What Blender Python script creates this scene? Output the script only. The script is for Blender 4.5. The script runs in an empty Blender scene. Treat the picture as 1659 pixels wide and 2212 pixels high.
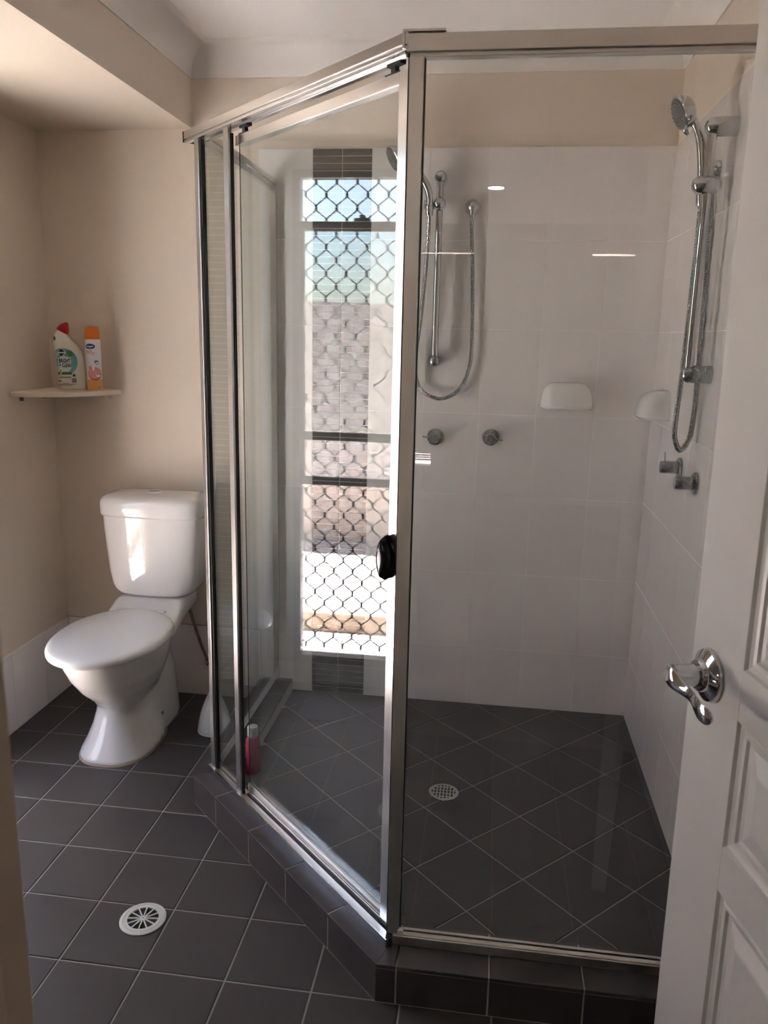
import bpy, bmesh, math, random
from mathutils import Vector, Matrix
random.seed(7)
sc = bpy.context.scene
COL = sc.collection
PI = math.pi

# ------------------------------------------------------------------ camera, world, sun, exposure
cam_d = bpy.data.cameras.new('camera')
cam = bpy.data.objects.new('camera', cam_d)
COL.objects.link(cam)
cam_d.sensor_fit = 'VERTICAL'
cam_d.sensor_height = 24.0
cam_d.lens = 1722.08 / 2212 * 24.0
cam_d.clip_start = 0.02
cam_d.dof.use_dof = True
cam_d.dof.focus_distance = 2.5
cam_d.dof.aperture_fstop = 7.0
YAW, PITCH, ROLL = 0.1304, 0.2177, 0.0218
fw = Vector((-math.sin(YAW) * math.cos(PITCH), math.cos(YAW) * math.cos(PITCH), -math.sin(PITCH)))
r0 = Vector((math.cos(YAW), math.sin(YAW), 0))
u0 = r0.cross(fw)
rt = r0 * math.cos(ROLL) + u0 * math.sin(ROLL)
up = u0 * math.cos(ROLL) - r0 * math.sin(ROLL)
mw = Matrix((rt, up, -fw)).transposed().to_4x4()
mw.translation = Vector((1.687, -2.915, 1.453))
cam.matrix_world = mw
sc.camera = cam

world = bpy.data.worlds.new('sky')
sc.world = world
world.use_nodes = True
wn = world.node_tree.nodes
wbg = wn['Background']
sky = wn.new('ShaderNodeTexSky')
sky.sky_type = 'NISHITA'
sky.sun_disc = False
sky.sun_elevation = math.radians(72)
sky.sun_rotation = math.radians(-65)
sky.dust_density = 2.0
world.node_tree.links.new(sky.outputs[0], wbg.inputs[0])
wbg.inputs[1].default_value = 0.27

sun_d = bpy.data.lights.new('sun', 'SUN')
sun_d.energy = 40.0
sun_d.angle = math.radians(0.6)
sun_d.color = (1.0, 0.965, 0.955)
sun = bpy.data.objects.new('sun', sun_d)
COL.objects.link(sun)
SUN_TO = Vector((-0.42, 0.22, 1.8)).normalized()
sun.rotation_euler = SUN_TO.to_track_quat('Z', 'Y').to_euler()

sc.view_settings.view_transform = 'Standard'
sc.view_settings.look = 'None'
sc.view_settings.gamma = 1.0
sc.view_settings.use_curve_mapping = False
sc.view_settings.exposure = 2.7
cy = sc.cycles
cy.max_bounces = 14
cy.diffuse_bounces = 7
cy.glossy_bounces = 6
cy.transmission_bounces = 8
cy.transparent_max_bounces = 24
cy.caustics_reflective = False
cy.caustics_refractive = True
cy.sample_clamp_indirect = 12.0
cy.use_adaptive_sampling = False

# ------------------------------------------------------------------ room measures (metres)
RX = 2.251        # right wall
FY = -2.51        # front (door) wall, inner face
CZ = 2.405        # ceiling
TZ = 2.080        # top of the wall tiles
BKX, BKZ = 0.594, 2.150   # bulkhead over the toilet
WY0, WY1, WZ0, WZ1 = -1.235, -0.747, 0.125, 2.022  # clear opening of the tall window in the left wall
SF = 0.055        # shower floor level
KZ = 0.100        # kerb height
KO = [(0.82, 0.0), (0.82, -0.755), (1.495, -1.427), (RX, -1.427)]      # kerb outline outside
KI = [(0.95, 0.0), (0.95, -0.698), (1.547, -1.295), (RX, -1.295)]      # and inside

# ------------------------------------------------------------------ materials
def mat(name, color, rough=0.5, metal=0.0, spec=0.5, noise=None, bump=None, coat=0.0, emit=None, rnoise=None):
    m = bpy.data.materials.new(name)
    m.use_nodes = True
    nt = m.node_tree
    b = nt.nodes['Principled BSDF']
    b.inputs['Base Color'].default_value = (*color, 1)
    b.inputs['Roughness'].default_value = rough
    b.inputs['Metallic'].default_value = metal
    b.inputs['Specular IOR Level'].default_value = spec
    if coat:
        b.inputs['Coat Weight'].default_value = coat
        b.inputs['Coat Roughness'].default_value = 0.04
    if emit:
        b.inputs['Emission Color'].default_value = (*emit[0], 1)
        b.inputs['Emission Strength'].default_value = emit[1]
    tc = None
    if noise or bump or rnoise:
        tc = nt.nodes.new('ShaderNodeTexCoord')
    if noise:   # (scale, color2, detail)
        n = nt.nodes.new('ShaderNodeTexNoise')
        n.inputs['Scale'].default_value = noise[0]
        n.inputs['Detail'].default_value = noise[2] if len(noise) > 2 else 4
        mx = nt.nodes.new('ShaderNodeMix')
        mx.data_type = 'RGBA'
        mx.inputs[6].default_value = (*color, 1)
        mx.inputs[7].default_value = (*noise[1], 1)
        nt.links.new(tc.outputs['Object'], n.inputs['Vector'])
        nt.links.new(n.outputs['Fac'], mx.inputs[0])
        nt.links.new(mx.outputs[2], b.inputs['Base Color'])
    if rnoise:  # (scale, low, high)
        n = nt.nodes.new('ShaderNodeTexNoise')
        n.inputs['Scale'].default_value = rnoise[0]
        mr = nt.nodes.new('ShaderNodeMapRange')
        mr.inputs[3].default_value = rnoise[1]
        mr.inputs[4].default_value = rnoise[2]
        nt.links.new(tc.outputs['Object'], n.inputs['Vector'])
        nt.links.new(n.outputs['Fac'], mr.inputs[0])
        nt.links.new(mr.outputs[0], b.inputs['Roughness'])
    if bump:    # (scale, strength, distance)
        n = nt.nodes.new('ShaderNodeTexNoise')
        n.inputs['Scale'].default_value = bump[0]
        bp = nt.nodes.new('ShaderNodeBump')
        bp.inputs['Strength'].default_value = bump[1]
        bp.inputs['Distance'].default_value = bump[2]
        nt.links.new(tc.outputs['Object'], n.inputs['Vector'])
        nt.links.new(n.outputs['Fac'], bp.inputs['Height'])
        nt.links.new(bp.outputs[0], b.inputs['Normal'])
    return m

def glass_mat(name, tint, haze, haze_col, streak=0.0):
    """clear sheet glass: each face passes light straight on and mirrors the Fresnel share; a little soap film scatters"""
    m = bpy.data.materials.new(name)
    m.use_nodes = True
    nt = m.node_tree
    for n in list(nt.nodes):
        if n.type != 'OUTPUT_MATERIAL':
            nt.nodes.remove(n)
    out = nt.nodes['Material Output']
    N, L = nt.nodes.new, nt.links.new
    lw = N('ShaderNodeLayerWeight')
    lw.inputs['Blend'].default_value = 0.5
    p = N('ShaderNodeMath'); p.operation = 'POWER'; p.inputs[1].default_value = 5.0
    L(lw.outputs['Facing'], p.inputs[0])
    ma = N('ShaderNodeMath'); ma.operation = 'MULTIPLY_ADD'
    ma.inputs[1].default_value = 0.955; ma.inputs[2].default_value = 0.045
    L(p.outputs[0], ma.inputs[0])
    tr = N('ShaderNodeBsdfTransparent'); tr.inputs[0].default_value = (*tint, 1)
    gl = N('ShaderNodeBsdfGlossy'); gl.inputs['Roughness'].default_value = 0.0
    gl.inputs['Color'].default_value = (1, 1, 1, 1)
    mx = N('ShaderNodeMixShader')
    L(ma.outputs[0], mx.inputs[0]); L(tr.outputs[0], mx.inputs[1]); L(gl.outputs[0], mx.inputs[2])
    last = mx
    if haze > 0:
        tc = N('ShaderNodeTexCoord')
        mp = N('ShaderNodeMapping'); mp.inputs['Scale'].default_value = (6, 6, 1.2)
        L(tc.outputs['Object'], mp.inputs[0])
        nz = N('ShaderNodeTexNoise'); nz.inputs['Scale'].default_value = 2.2; nz.inputs['Detail'].default_value = 8
        L(mp.outputs[0], nz.inputs['Vector'])
        sx = N('ShaderNodeSeparateXYZ'); L(tc.outputs['Object'], sx.inputs[0])
        zr = N('ShaderNodeMapRange'); zr.inputs[1].default_value = 1.6; zr.inputs[2].default_value = 0.2
        zr.inputs[3].default_value = 0.45; zr.inputs[4].default_value = 1.0
        L(sx.outputs['Z'], zr.inputs[0])
        m1 = N('ShaderNodeMath'); m1.operation = 'MULTIPLY'; L(nz.outputs['Fac'], m1.inputs[0]); L(zr.outputs[0], m1.inputs[1])
        m2 = N('ShaderNodeMath'); m2.operation = 'MULTIPLY'; m2.inputs[1].default_value = haze * 2; L(m1.outputs[0], m2.inputs[0])
        df = N('ShaderNodeBsdfDiffuse'); df.inputs[0].default_value = (*haze_col, 1)
        tl = N('ShaderNodeBsdfTranslucent'); tl.inputs[0].default_value = (*haze_col, 1)
        md = N('ShaderNodeMixShader'); L(df.outputs[0], md.inputs[1]); L(tl.outputs[0], md.inputs[2])
        mh = N('ShaderNodeMixShader')
        L(m2.outputs[0], mh.inputs[0]); L(mx.outputs[0], mh.inputs[1]); L(md.outputs[0], mh.inputs[2])
        last = mh
    L(last.outputs[0], out.inputs[0])
    return m

M = {}
M['paint'] = mat('cream_paint', (0.73, 0.632, 0.535), 0.55, spec=0.3, bump=(180, 0.06, 0.002))
M['ceiling'] = mat('ceiling_paint', (0.86, 0.84, 0.83), 0.7, spec=0.2)
M['cornice'] = mat('cornice_paint', (0.80, 0.77, 0.74), 0.55, spec=0.3)
M['white_tile'] = mat('white_glazed_tile', (0.84, 0.80, 0.785), 0.13, bump=(9, 0.05, 0.004), rnoise=(14, 0.09, 0.2))
M['white_grout'] = mat('pale_grout', (0.95, 0.92, 0.90), 0.85)
M['skirt_grout'] = mat('tan_grout', (0.40, 0.31, 0.22), 0.85)
M['floor_tile'] = mat('charcoal_tile', (0.052, 0.045, 0.043), 0.45, spec=0.4, noise=(5.5, (0.080, 0.071, 0.067), 6), rnoise=(9, 0.40, 0.55), bump=(60, 0.05, 0.001))
M['kerb_tile'] = mat('charcoal_kerb_tile', (0.048, 0.040, 0.041), 0.42, spec=0.4, noise=(6.5, (0.072, 0.062, 0.062), 6), rnoise=(9, 0.36, 0.5))
M['floor_grout'] = mat('floor_grout', (0.30, 0.275, 0.255), 0.9, noise=(30, (0.38, 0.35, 0.325)))
M['kerb_grout'] = mat('kerb_grout', (0.42, 0.36, 0.32), 0.9)
M['mosaic'] = mat('charcoal_mosaic', (0.075, 0.058, 0.055), 0.22, noise=(7, (0.11, 0.088, 0.083)))
M['mosaic_grout'] = mat('mosaic_grout', (0.56, 0.53, 0.50), 0.85)
M['alu'] = mat('polished_aluminium', (0.84, 0.83, 0.83), 0.22, 1.0, rnoise=(5, 0.20, 0.27))
M['alu_dull'] = mat('satin_aluminium', (0.68, 0.655, 0.62), 0.30, 1.0, rnoise=(5, 0.28, 0.34))
M['fascia'] = mat('bright_fascia', (0.66, 0.67, 0.69), 0.07, 1.0)
M['chrome'] = mat('chrome', (0.60, 0.605, 0.615), 0.05, 1.0)
M['chrome_spot'] = mat('water_spotted_chrome', (0.60, 0.62, 0.63), 0.10, 1.0, noise=(260, (0.34, 0.355, 0.36), 2), rnoise=(220, 0.08, 0.40))
M['rubber'] = mat('black_rubber', (0.012, 0.012, 0.013), 0.5)
M['black'] = mat('black_plastic', (0.010, 0.011, 0.013), 0.22)
M['spray_face'] = mat('grey_spray_face', (0.13, 0.13, 0.14), 0.3)
M['ceramic'] = mat('white_ceramic', (0.80, 0.78, 0.765), 0.06, coat=0.4)
M['seat'] = mat('white_seat_plastic', (0.78, 0.775, 0.765), 0.12)
M['dish'] = mat('white_dish_ceramic', (0.85, 0.82, 0.80), 0.10)
M['glass'] = glass_mat('clear_glass', (0.955, 0.972, 0.962), 0.02, (0.55, 0.60, 0.58))
M['door_glass'] = glass_mat('soapy_glass', (0.920, 0.945, 0.937), 0.05, (0.50, 0.58, 0.58))
M['front_glass'] = glass_mat('front_glass', (0.935, 0.935, 0.925), 0.02, (0.5, 0.52, 0.5))
M['glass_edge'] = mat('green_glass_edge', (0.006, 0.020, 0.018), 0.1)
M['door_paint'] = mat('door_gloss_paint', (0.62, 0.60, 0.57), 0.32, spec=0.4)
M['jamb'] = mat('jamb_paint', (0.52, 0.41, 0.30), 0.45)
M['win_frame'] = mat('unlit_window_aluminium', (0.10, 0.097, 0.095), 0.45)  # shade put into the colour: darkened for the unlit room side of the frame
M['mesh'] = mat('grille_metal', (0.04, 0.037, 0.036), 0.5)
M['latch'] = mat('latch_metal', (0.05, 0.05, 0.05), 0.4)
M['shelf'] = mat('shelf_laminate', (0.74, 0.65, 0.54), 0.4)
M['fence'] = mat('fence_timber', (0.56, 0.475, 0.425), 0.8, noise=(3, (0.44, 0.365, 0.325), 8))
M['sleeper'] = mat('sleeper_timber', (0.40, 0.31, 0.235), 0.85, noise=(8, (0.28, 0.21, 0.16), 8))
M['brick'] = mat('outside_brick', (0.42, 0.30, 0.24), 0.9)
M['drain_white'] = mat('off_white_plastic', (0.66, 0.67, 0.63), 0.4)
M['dark_hole'] = mat('drain_shadow', (0.012, 0.012, 0.012), 0.7)
M['bottle_white'] = mat('bottle_white_plastic', (0.80, 0.76, 0.68), 0.3)
M['cap_red'] = mat('red_cap_plastic', (0.62, 0.012, 0.02), 0.3)
M['cap_orange'] = mat('orange_cap_plastic', (0.80, 0.19, 0.012), 0.35)
M['can_white'] = mat('can_white', (0.68, 0.66, 0.68), 0.3)
M['can_orange'] = mat('can_orange', (0.66, 0.29, 0.07), 0.35)
M['ink_navy'] = mat('navy_print', (0.012, 0.02, 0.055), 0.5)
M['ink_black'] = mat('black_print', (0.02, 0.02, 0.025), 0.5)
M['ink_teal'] = mat('teal_print', (0.10, 0.36, 0.45), 0.5, noise=(40, (0.22, 0.52, 0.56)))
M['ink_green'] = mat('green_print', (0.10, 0.36, 0.08), 0.5)
M['ink_dgreen'] = mat('dark_green_print', (0.03, 0.19, 0.07), 0.5)
M['ink_white'] = mat('white_print', (0.78, 0.78, 0.76), 0.5)
M['ink_pink'] = mat('pink_print', (0.66, 0.26, 0.25), 0.5)
M['ink_flower'] = mat('flower_print', (0.58, 0.15, 0.16), 0.5, noise=(90, (0.75, 0.42, 0.38)))
M['ink_grey'] = mat('grey_print', (0.22, 0.22, 0.22), 0.5)
M['ink_blue'] = mat('blue_print', (0.02, 0.06, 0.19), 0.5)
M['ink_violet'] = mat('violet_print', (0.16, 0.12, 0.33), 0.5)
M['ink_tan'] = mat('copper_print', (0.42, 0.11, 0.06), 0.5)
M['brush_white'] = mat('white_gloss_plastic', (0.78, 0.77, 0.77), 0.15)
M['red_bottle'] = mat('red_bottle_plastic', (0.44, 0.05, 0.10), 0.25)
M['braid'] = mat('steel_braid', (0.22, 0.22, 0.21), 0.4, 0.7)
M['hall'] = mat('hall_paint', (0.55, 0.46, 0.37), 0.6)
M['carpet'] = mat('hall_carpet', (0.24, 0.20, 0.16), 0.95)
M['lamp'] = mat('lit_lamp', (1, 1, 1), 0.5, emit=((1.0, 0.97, 0.93), 60.0))
M['blind'] = mat('blind_fabric', (0.42, 0.38, 0.33), 0.8)

# obscure (frosted) window glass
def frosted(name):
    m = bpy.data.materials.new(name); m.use_nodes = True
    nt = m.node_tree
    for n in list(nt.nodes):
        if n.type != 'OUTPUT_MATERIAL': nt.nodes.remove(n)
    t = nt.nodes.new('ShaderNodeBsdfTransparent'); t.inputs[0].default_value = (0.93, 0.96, 0.98, 1)
    l = nt.nodes.new('ShaderNodeBsdfTranslucent'); l.inputs[0].default_value = (0.86, 0.88, 0.93, 1)
    mx = nt.nodes.new('ShaderNodeMixShader'); mx.inputs[0].default_value = 0.08
    nt.links.new(t.outputs[0], mx.inputs[1]); nt.links.new(l.outputs[0], mx.inputs[2])
    nt.links.new(mx.outputs[0], nt.nodes['Material Output'].inputs[0])
    return m
M['frosted'] = frosted('obscure_glass')

def gravel_mat():
    m = mat('pale_gravel', (0.60, 0.55, 0.51), 0.9)
    nt = m.node_tree
    b = nt.nodes['Principled BSDF']
    tc = nt.nodes.new('ShaderNodeTexCoord')
    v = nt.nodes.new('ShaderNodeTexVoronoi'); v.inputs['Scale'].default_value = 42
    cr = nt.nodes.new('ShaderNodeValToRGB')
    cr.color_ramp.elements[0].color = (0.72, 0.675, 0.645, 1); cr.color_ramp.elements[0].position = 0.0
    cr.color_ramp.elements[1].color = (0.12, 0.105, 0.10, 1); cr.color_ramp.elements[1].position = 0.80
    e = cr.color_ramp.elements.new(0.48); e.color = (0.60, 0.56, 0.535, 1)
    nt.links.new(tc.outputs['Object'], v.inputs['Vector'])
    nt.links.new(v.outputs['Distance'], cr.inputs[0])
    nt.links.new(cr.outputs[0], b.inputs['Base Color'])
    bp = nt.nodes.new('ShaderNodeBump'); bp.inputs['Strength'].default_value = 0.8; bp.inputs['Distance'].default_value = 0.012
    bp.invert = True
    nt.links.new(v.outputs['Distance'], bp.inputs['Height'])
    nt.links.new(bp.outputs[0], b.inputs['Normal'])
    return m
M['gravel'] = gravel_mat()

# ------------------------------------------------------------------ mesh helpers
class MB:
    def __init__(s):
        s.v, s.f, s.mi = [], [], []
    def add(s, vs, fs, mi=0):
        o = len(s.v)
        s.v += [tuple(p) for p in vs]
        s.f += [tuple(i + o for i in f) for f in fs]
        s.mi += [mi] * len(fs)
        return s
    def box(s, x0, x1, y0, y1, z0, z1, T=None, mi=0):
        vs = [Vector((x, y, z)) for z in (z0, z1) for y in (y0, y1) for x in (x0, x1)]
        if T: vs = [T(p) if callable(T) else T @ p for p in vs]
        return s.add(vs, [(0, 2, 3, 1), (4, 5, 7, 6), (0, 1, 5, 4), (2, 6, 7, 3), (0, 4, 6, 2), (1, 3, 7, 5)], mi)
    def prism(s, poly, z0, z1, mi=0):
        n = len(poly)
        vs = [(x, y, z0) for x, y in poly] + [(x, y, z1) for x, y in poly]
        fs = [tuple(range(n - 1, -1, -1)), tuple(range(n, 2 * n))]
        fs += [(i, (i + 1) % n, n + (i + 1) % n, n + i) for i in range(n)]
        return s.add(vs, fs, mi)
    def loft(s, rings, cap=True, mi=0, close=True):
        n = len(rings[0])
        vs = [p for r in rings for p in r]
        fs = []
        for k in range(len(rings) - 1):
            for i in range(n if close else n - 1):
                j = (i + 1) % n
                fs.append((k * n + i, k * n + j, (k + 1) * n + j, (k + 1) * n + i))
        if cap:
            fs.append(tuple(range(n - 1, -1, -1)))
            b = (len(rings) - 1) * n
            fs.append(tuple(range(b, b + n)))
        return s.add(vs, fs, mi)
    def tube(s, pts, rad, n=12, cap=True, mi=0):
        pts = [Vector(p) for p in pts]
        m = len(pts)
        rs = rad if isinstance(rad, (list, tuple)) else [rad] * m
        t0 = (pts[1] - pts[0]).normalized()
        a = Vector((0, 0, 1)) if abs(t0.z) < 0.9 else Vector((1, 0, 0))
        nx = t0.cross(a).normalized()
        rings = []
        for i in range(m):
            t = (pts[min(i + 1, m - 1)] - pts[max(i - 1, 0)]).normalized()
            nx = (nx - t * nx.dot(t)).normalized()
            ny = t.cross(nx)
            rings.append([pts[i] + (nx * math.cos(2 * PI * k / n) + ny * math.sin(2 * PI * k / n)) * rs[i] for k in range(n)])
        return s.loft(rings, cap, mi)
    def lathe(s, prof, n=32, T=None, mi=0, cap=True):
        """prof = [(r, z)], turned about local z"""
        rings = []
        for r, z in prof:
            ring = [Vector((r * math.cos(2 * PI * k / n), r * math.sin(2 * PI * k / n), z)) for k in range(n)]
            rings.append([T @ p for p in ring] if T else ring)
        return s.loft(rings, cap, mi)
    def build(s, name, m, parent=None, smooth=False, bevel=0.0, keep=True, seg=2, angle=35):
        me = bpy.data.meshes.new(name)
        me.from_pydata([tuple(p) for p in s.v], [], s.f)
        ms = m if isinstance(m, (list, tuple)) else [m]
        for x in ms: me.materials.append(M[x])
        if any(s.mi):
            me.polygons.foreach_set('material_index', s.mi)
        bm = bmesh.new(); bm.from_mesh(me)
        bmesh.ops.recalc_face_normals(bm, faces=bm.faces)
        bm.to_mesh(me); bm.free()
        return link(name, me, parent, smooth, bevel, keep, seg, angle)

def link(name, me, parent=None, smooth=False, bevel=0.0, keep=True, seg=2, angle=35):
    o = bpy.data.objects.new(name, me)
    COL.objects.link(o)
    if smooth:
        me.polygons.foreach_set('use_smooth', [True] * len(me.polygons))
        try:
            me.set_sharp_from_angle(angle=math.radians(angle))
        except Exception:
            pass
    if bevel > 0:
        b = o.modifiers.new('bevel', 'BEVEL')
        b.width = bevel; b.segments = seg; b.limit_method = 'ANGLE'; b.angle_limit = math.radians(40)
    if parent is not None:
        o.parent = parent
        if keep and parent.type == 'EMPTY':
            o.matrix_parent_inverse = (Matrix.Translation(parent.location) @ parent.rotation_euler.to_matrix().to_4x4()).inverted()
    return o

def thing(name, label, cat, loc=(0, 0, 0), rz=0.0, group=None):
    o = bpy.data.objects.new(name, None)
    COL.objects.link(o)
    o.empty_display_size = 0.05
    o.location = loc
    o.rotation_euler = (0, 0, rz)
    tag(o, label, cat, group)
    return o

def tag(o, label, cat, group=None, kind=None):
    o['label'] = label
    if cat: o['category'] = cat
    if group: o['group'] = group
    if kind: o['kind'] = kind
    return o

def struct(o, label=None):
    o['kind'] = 'structure'
    if label: o['label'] = label
    return o

def root(name, label, loc=(0, 0, 0), rz=0.0):
    o = bpy.data.objects.new(name, None)
    COL.objects.link(o)
    o.location = loc; o.rotation_euler = (0, 0, rz)
    return struct(o, label)

def clip(poly, a, b):
    """keep the part of a convex polygon left of a->b"""
    out = []
    def side(p): return (b[0] - a[0]) * (p[1] - a[1]) - (b[1] - a[1]) * (p[0] - a[0])
    n = len(poly)
    for i in range(n):
        p, q = poly[i], poly[(i + 1) % n]
        sp, sq = side(p), side(q)
        if sp >= 0: out.append(p)
        if (sp > 0 and sq < 0) or (sp < 0 and sq > 0):
            t = sp / (sp - sq)
            out.append((p[0] + (q[0] - p[0]) * t, p[1] + (q[1] - p[1]) * t))
    return out

def area(poly):
    return abs(sum(poly[i][0] * poly[(i + 1) % len(poly)][1] - poly[(i + 1) % len(poly)][0] * poly[i][1] for i in range(len(poly)))) / 2

def tile_mesh(poly, h, T, m, c=0.0012, name='tile'):
    """a tile: polygon in (u,v), thickness h, T(u,v,w) -> world; a small chamfer round the face"""
    n = len(poly)
    cx = sum(p[0] for p in poly) / n; cy_ = sum(p[1] for p in poly) / n
    ins = []
    for x, y in poly:
        d = math.hypot(cx - x, cy_ - y) or 1
        ins.append((x + (cx - x) / d * c * 1.4, y + (cy_ - y) / d * c * 1.4))
    vs = [T(x, y, 0) for x, y in poly] + [T(x, y, h - c) for x, y in poly] + [T(x, y, h) for x, y in ins]
    fs = [tuple(range(2 * n, 3 * n))]
    for i in range(n):
        j = (i + 1) % n
        fs.append((i, j, n + j, n + i)); fs.append((n + i, n + j, 2 * n + j, 2 * n + i))
    mb = MB().add(vs, fs)
    me = bpy.data.meshes.new(name)
    me.from_pydata([tuple(p) for p in mb.v], [], mb.f)
    me.materials.append(M[m])
    bm = bmesh.new(); bm.from_mesh(me); bmesh.ops.recalc_face_normals(bm, faces=bm.faces)
    # the open back makes 'outside' ambiguous: the face polygon must look along +w
    w = (T(0, 0, 1) - T(0, 0, 0))
    bm.faces.ensure_lookup_table()
    if bm.faces[0].normal.dot(w) < 0:
        bmesh.ops.reverse_faces(bm, faces=bm.faces)
    bm.to_mesh(me); bm.free()
    return me

def rect(u0, u1, v0, v1): return [(u0, v0), (u1, v0), (u1, v1), (u0, v1)]

# ------------------------------------------------------------------ the room
# floor, with square charcoal tiles laid along the walls
floor = struct(MB().box(-0.12, RX + 0.12, FY - 0.11, 0.12, -0.14, -0.0018).build('floor', 'floor_grout'))
GX, GY, GP = 0.1330, -0.6100, 0.2025
shower_poly = [(0.95, 0.0), (0.95, -0.66), (1.56, -1.26), (RX, -1.26), (RX, 0.0)]
def inside_shower(x, y): return x > 0.95 and y > -1.26 and x + y > 0.27
full = None
for i in range(-1, 12):
    for j in range(-4, 11):
        x0, x1 = GX + i * GP, GX + (i + 1) * GP
        y1, y0 = GY - j * GP, GY - (j + 1) * GP
        g = 0.0022
        r = (max(x0 + g, 0.001), min(x1 - g, RX - 0.001), max(y0 + g, FY + 0.001), min(y1 - g, -0.001))
        if r[1] - r[0] < 0.006 or r[3] - r[2] < 0.006: continue
        if all(inside_shower(x, y) for x in r[:2] for y in r[2:]): continue
        cxm, cym = (r[0] + r[1]) / 2, (r[2] + r[3]) / 2
        w, h = r[1] - r[0], r[3] - r[2]
        is_full = abs(w - (GP - 2 * g)) < 1e-6 and abs(h - w) < 1e-6
        if is_full and full:
            me = full
        else:
            me = tile_mesh(rect(-w / 2, w / 2, -h / 2, h / 2), 0.009, lambda a, b, c: Vector((a, b, c - 0.009)), 'floor_tile')
            if is_full: full = me
        o = link('tile', me, floor); o.location = (cxm, cym, random.uniform(-0.0003, 0.0003))

# shower floor: the same tile laid at 45 degrees on a raised bed
sfl = struct(MB().prism([(0.94, 0.0), (0.94, -0.70), (1.545, -1.305), (RX, -1.305), (RX, 0.0)], -0.001, SF - 0.0018).build('shower_floor', 'floor_grout'))
UO, VO, DP = 0.773, 1.613, 0.2035
q2 = math.sqrt(0.5)
inner = [(0.952, -0.001), (0.952, -0.698), (1.549, -1.293), (RX - 0.001, -1.293), (RX - 0.001, -0.001)]
for i in range(-6, 8):
    for j in range(-8, 8):
        g = 0.002
        ua, ub = UO + i * DP + g, UO + (i + 1) * DP - g
        va, vb = VO + j * DP + g, VO + (j + 1) * DP - g
        poly = [((u + v) * q2, (u - v) * q2) for u, v in ((ua, va), (ua, vb), (ub, vb), (ub, va))]
        if sum(poly[k][0] * poly[(k + 1) % 4][1] - poly[(k + 1) % 4][0] * poly[k][1] for k in range(4)) < 0: poly.reverse()
        for k in range(len(inner)):
            poly = clip(poly, inner[k], inner[(k + 1) % len(inner)])
            if len(poly) < 3: break
        if len(poly) < 3 or area(poly) < 2e-4: continue
        link('tile', tile_mesh(poly, 0.009, lambda a, b, c: Vector((a, b, c + SF - 0.009)), 'floor_tile'), sfl)

# walls
wall_back = struct(MB().box(-0.12, RX + 0.12, 0.0, 0.12, -0.14, CZ + 0.1).build('wall_back', 'paint'))
wall_right = struct(MB().box(RX, RX + 0.12, FY - 0.11, 0.0, -0.14, CZ + 0.1).build('wall_right', 'paint'))
wl = MB()
a0, a1, b0, b1 = WY0 - 0.03, WY1 + 0.03, WZ0 - 0.03, WZ1 + 0.03
wl.box(-0.12, 0, FY - 0.11, a0, -0.14, CZ + 0.1)
wl.box(-0.12, 0, a1, 0.0, -0.14, CZ + 0.1)
wl.box(-0.12, 0, a0, a1, -0.14, b0)
wl.box(-0.12, 0, a0, a1, b1, CZ + 0.1)
wall_left = struct(wl.build('wall_left', 'paint'))
DX0, DX1, DH = 1.408, 2.197, 2.06
wf = MB()
wf.box(0, DX0 - 0.02, FY - 0.11, FY, -0.14, CZ + 0.1)
wf.box(DX1 + 0.012, RX, FY - 0.11, FY, -0.14, CZ + 0.1)
wf.box(DX0 - 0.02, DX1 + 0.012, FY - 0.11, FY, DH + 0.02, CZ + 0.1)
wall_front = struct(wf.build('wall_front', 'paint'))
ceiling = struct(MB().box(-0.12, RX + 0.12, FY - 0.11, 0.12, CZ, CZ + 0.12).build('ceiling', 'ceiling'))
bulk = struct(MB().prism([(0, 0), (0, FY), (BKX - 0.012, FY), (BKX, 0)], BKZ, CZ).build('bulkhead', 'paint'))

# coved cornices
def cove(name, fn, L0, L1):
    prof = [(0.0, -0.094), (0.006, -0.094), (0.008, -0.088)]
    for k in range(9):
        t = k / 8 * PI / 2
        prof.append((0.082 - 0.072 * math.cos(t), -0.082 + 0.072 * math.sin(t)))
    prof += [(0.086, -0.008), (0.093, -0.004), (0.098, 0.0), (0.0, 0.0)]
    rings = [[Vector(fn(a, l, CZ + b)) for a, b in prof] for l in (L0, L1)]
    return struct(MB().loft(rings).build(name, 'cornice', smooth=True, angle=40))
cove('trim_1', lambda a, l, z: (l, -a, z), BKX, RX)
cove('trim_2', lambda a, l, z: (RX - a, l, z), FY, 0)
cove('trim_3', lambda a, l, z: (BKX - 0.004 + a, l, z), FY, 0)

# door lining and architraves
tr = MB()
tr.box(DX0 - 0.02, DX0, FY - 0.115, FY + 0.004, 0, DH + 0.02)
tr.box(DX0 - 0.012, DX0 + 0.012, FY - 0.075, FY - 0.04, 0, DH)
tr.box(DX1, DX1 + 0.012, FY - 0.115, FY + 0.004, 0, DH + 0.02)
tr.box(DX0, DX1, FY - 0.115, FY + 0.004, DH, DH + 0.02)
struct(tr.build('trim_4', 'jamb', bevel=0.002))

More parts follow.
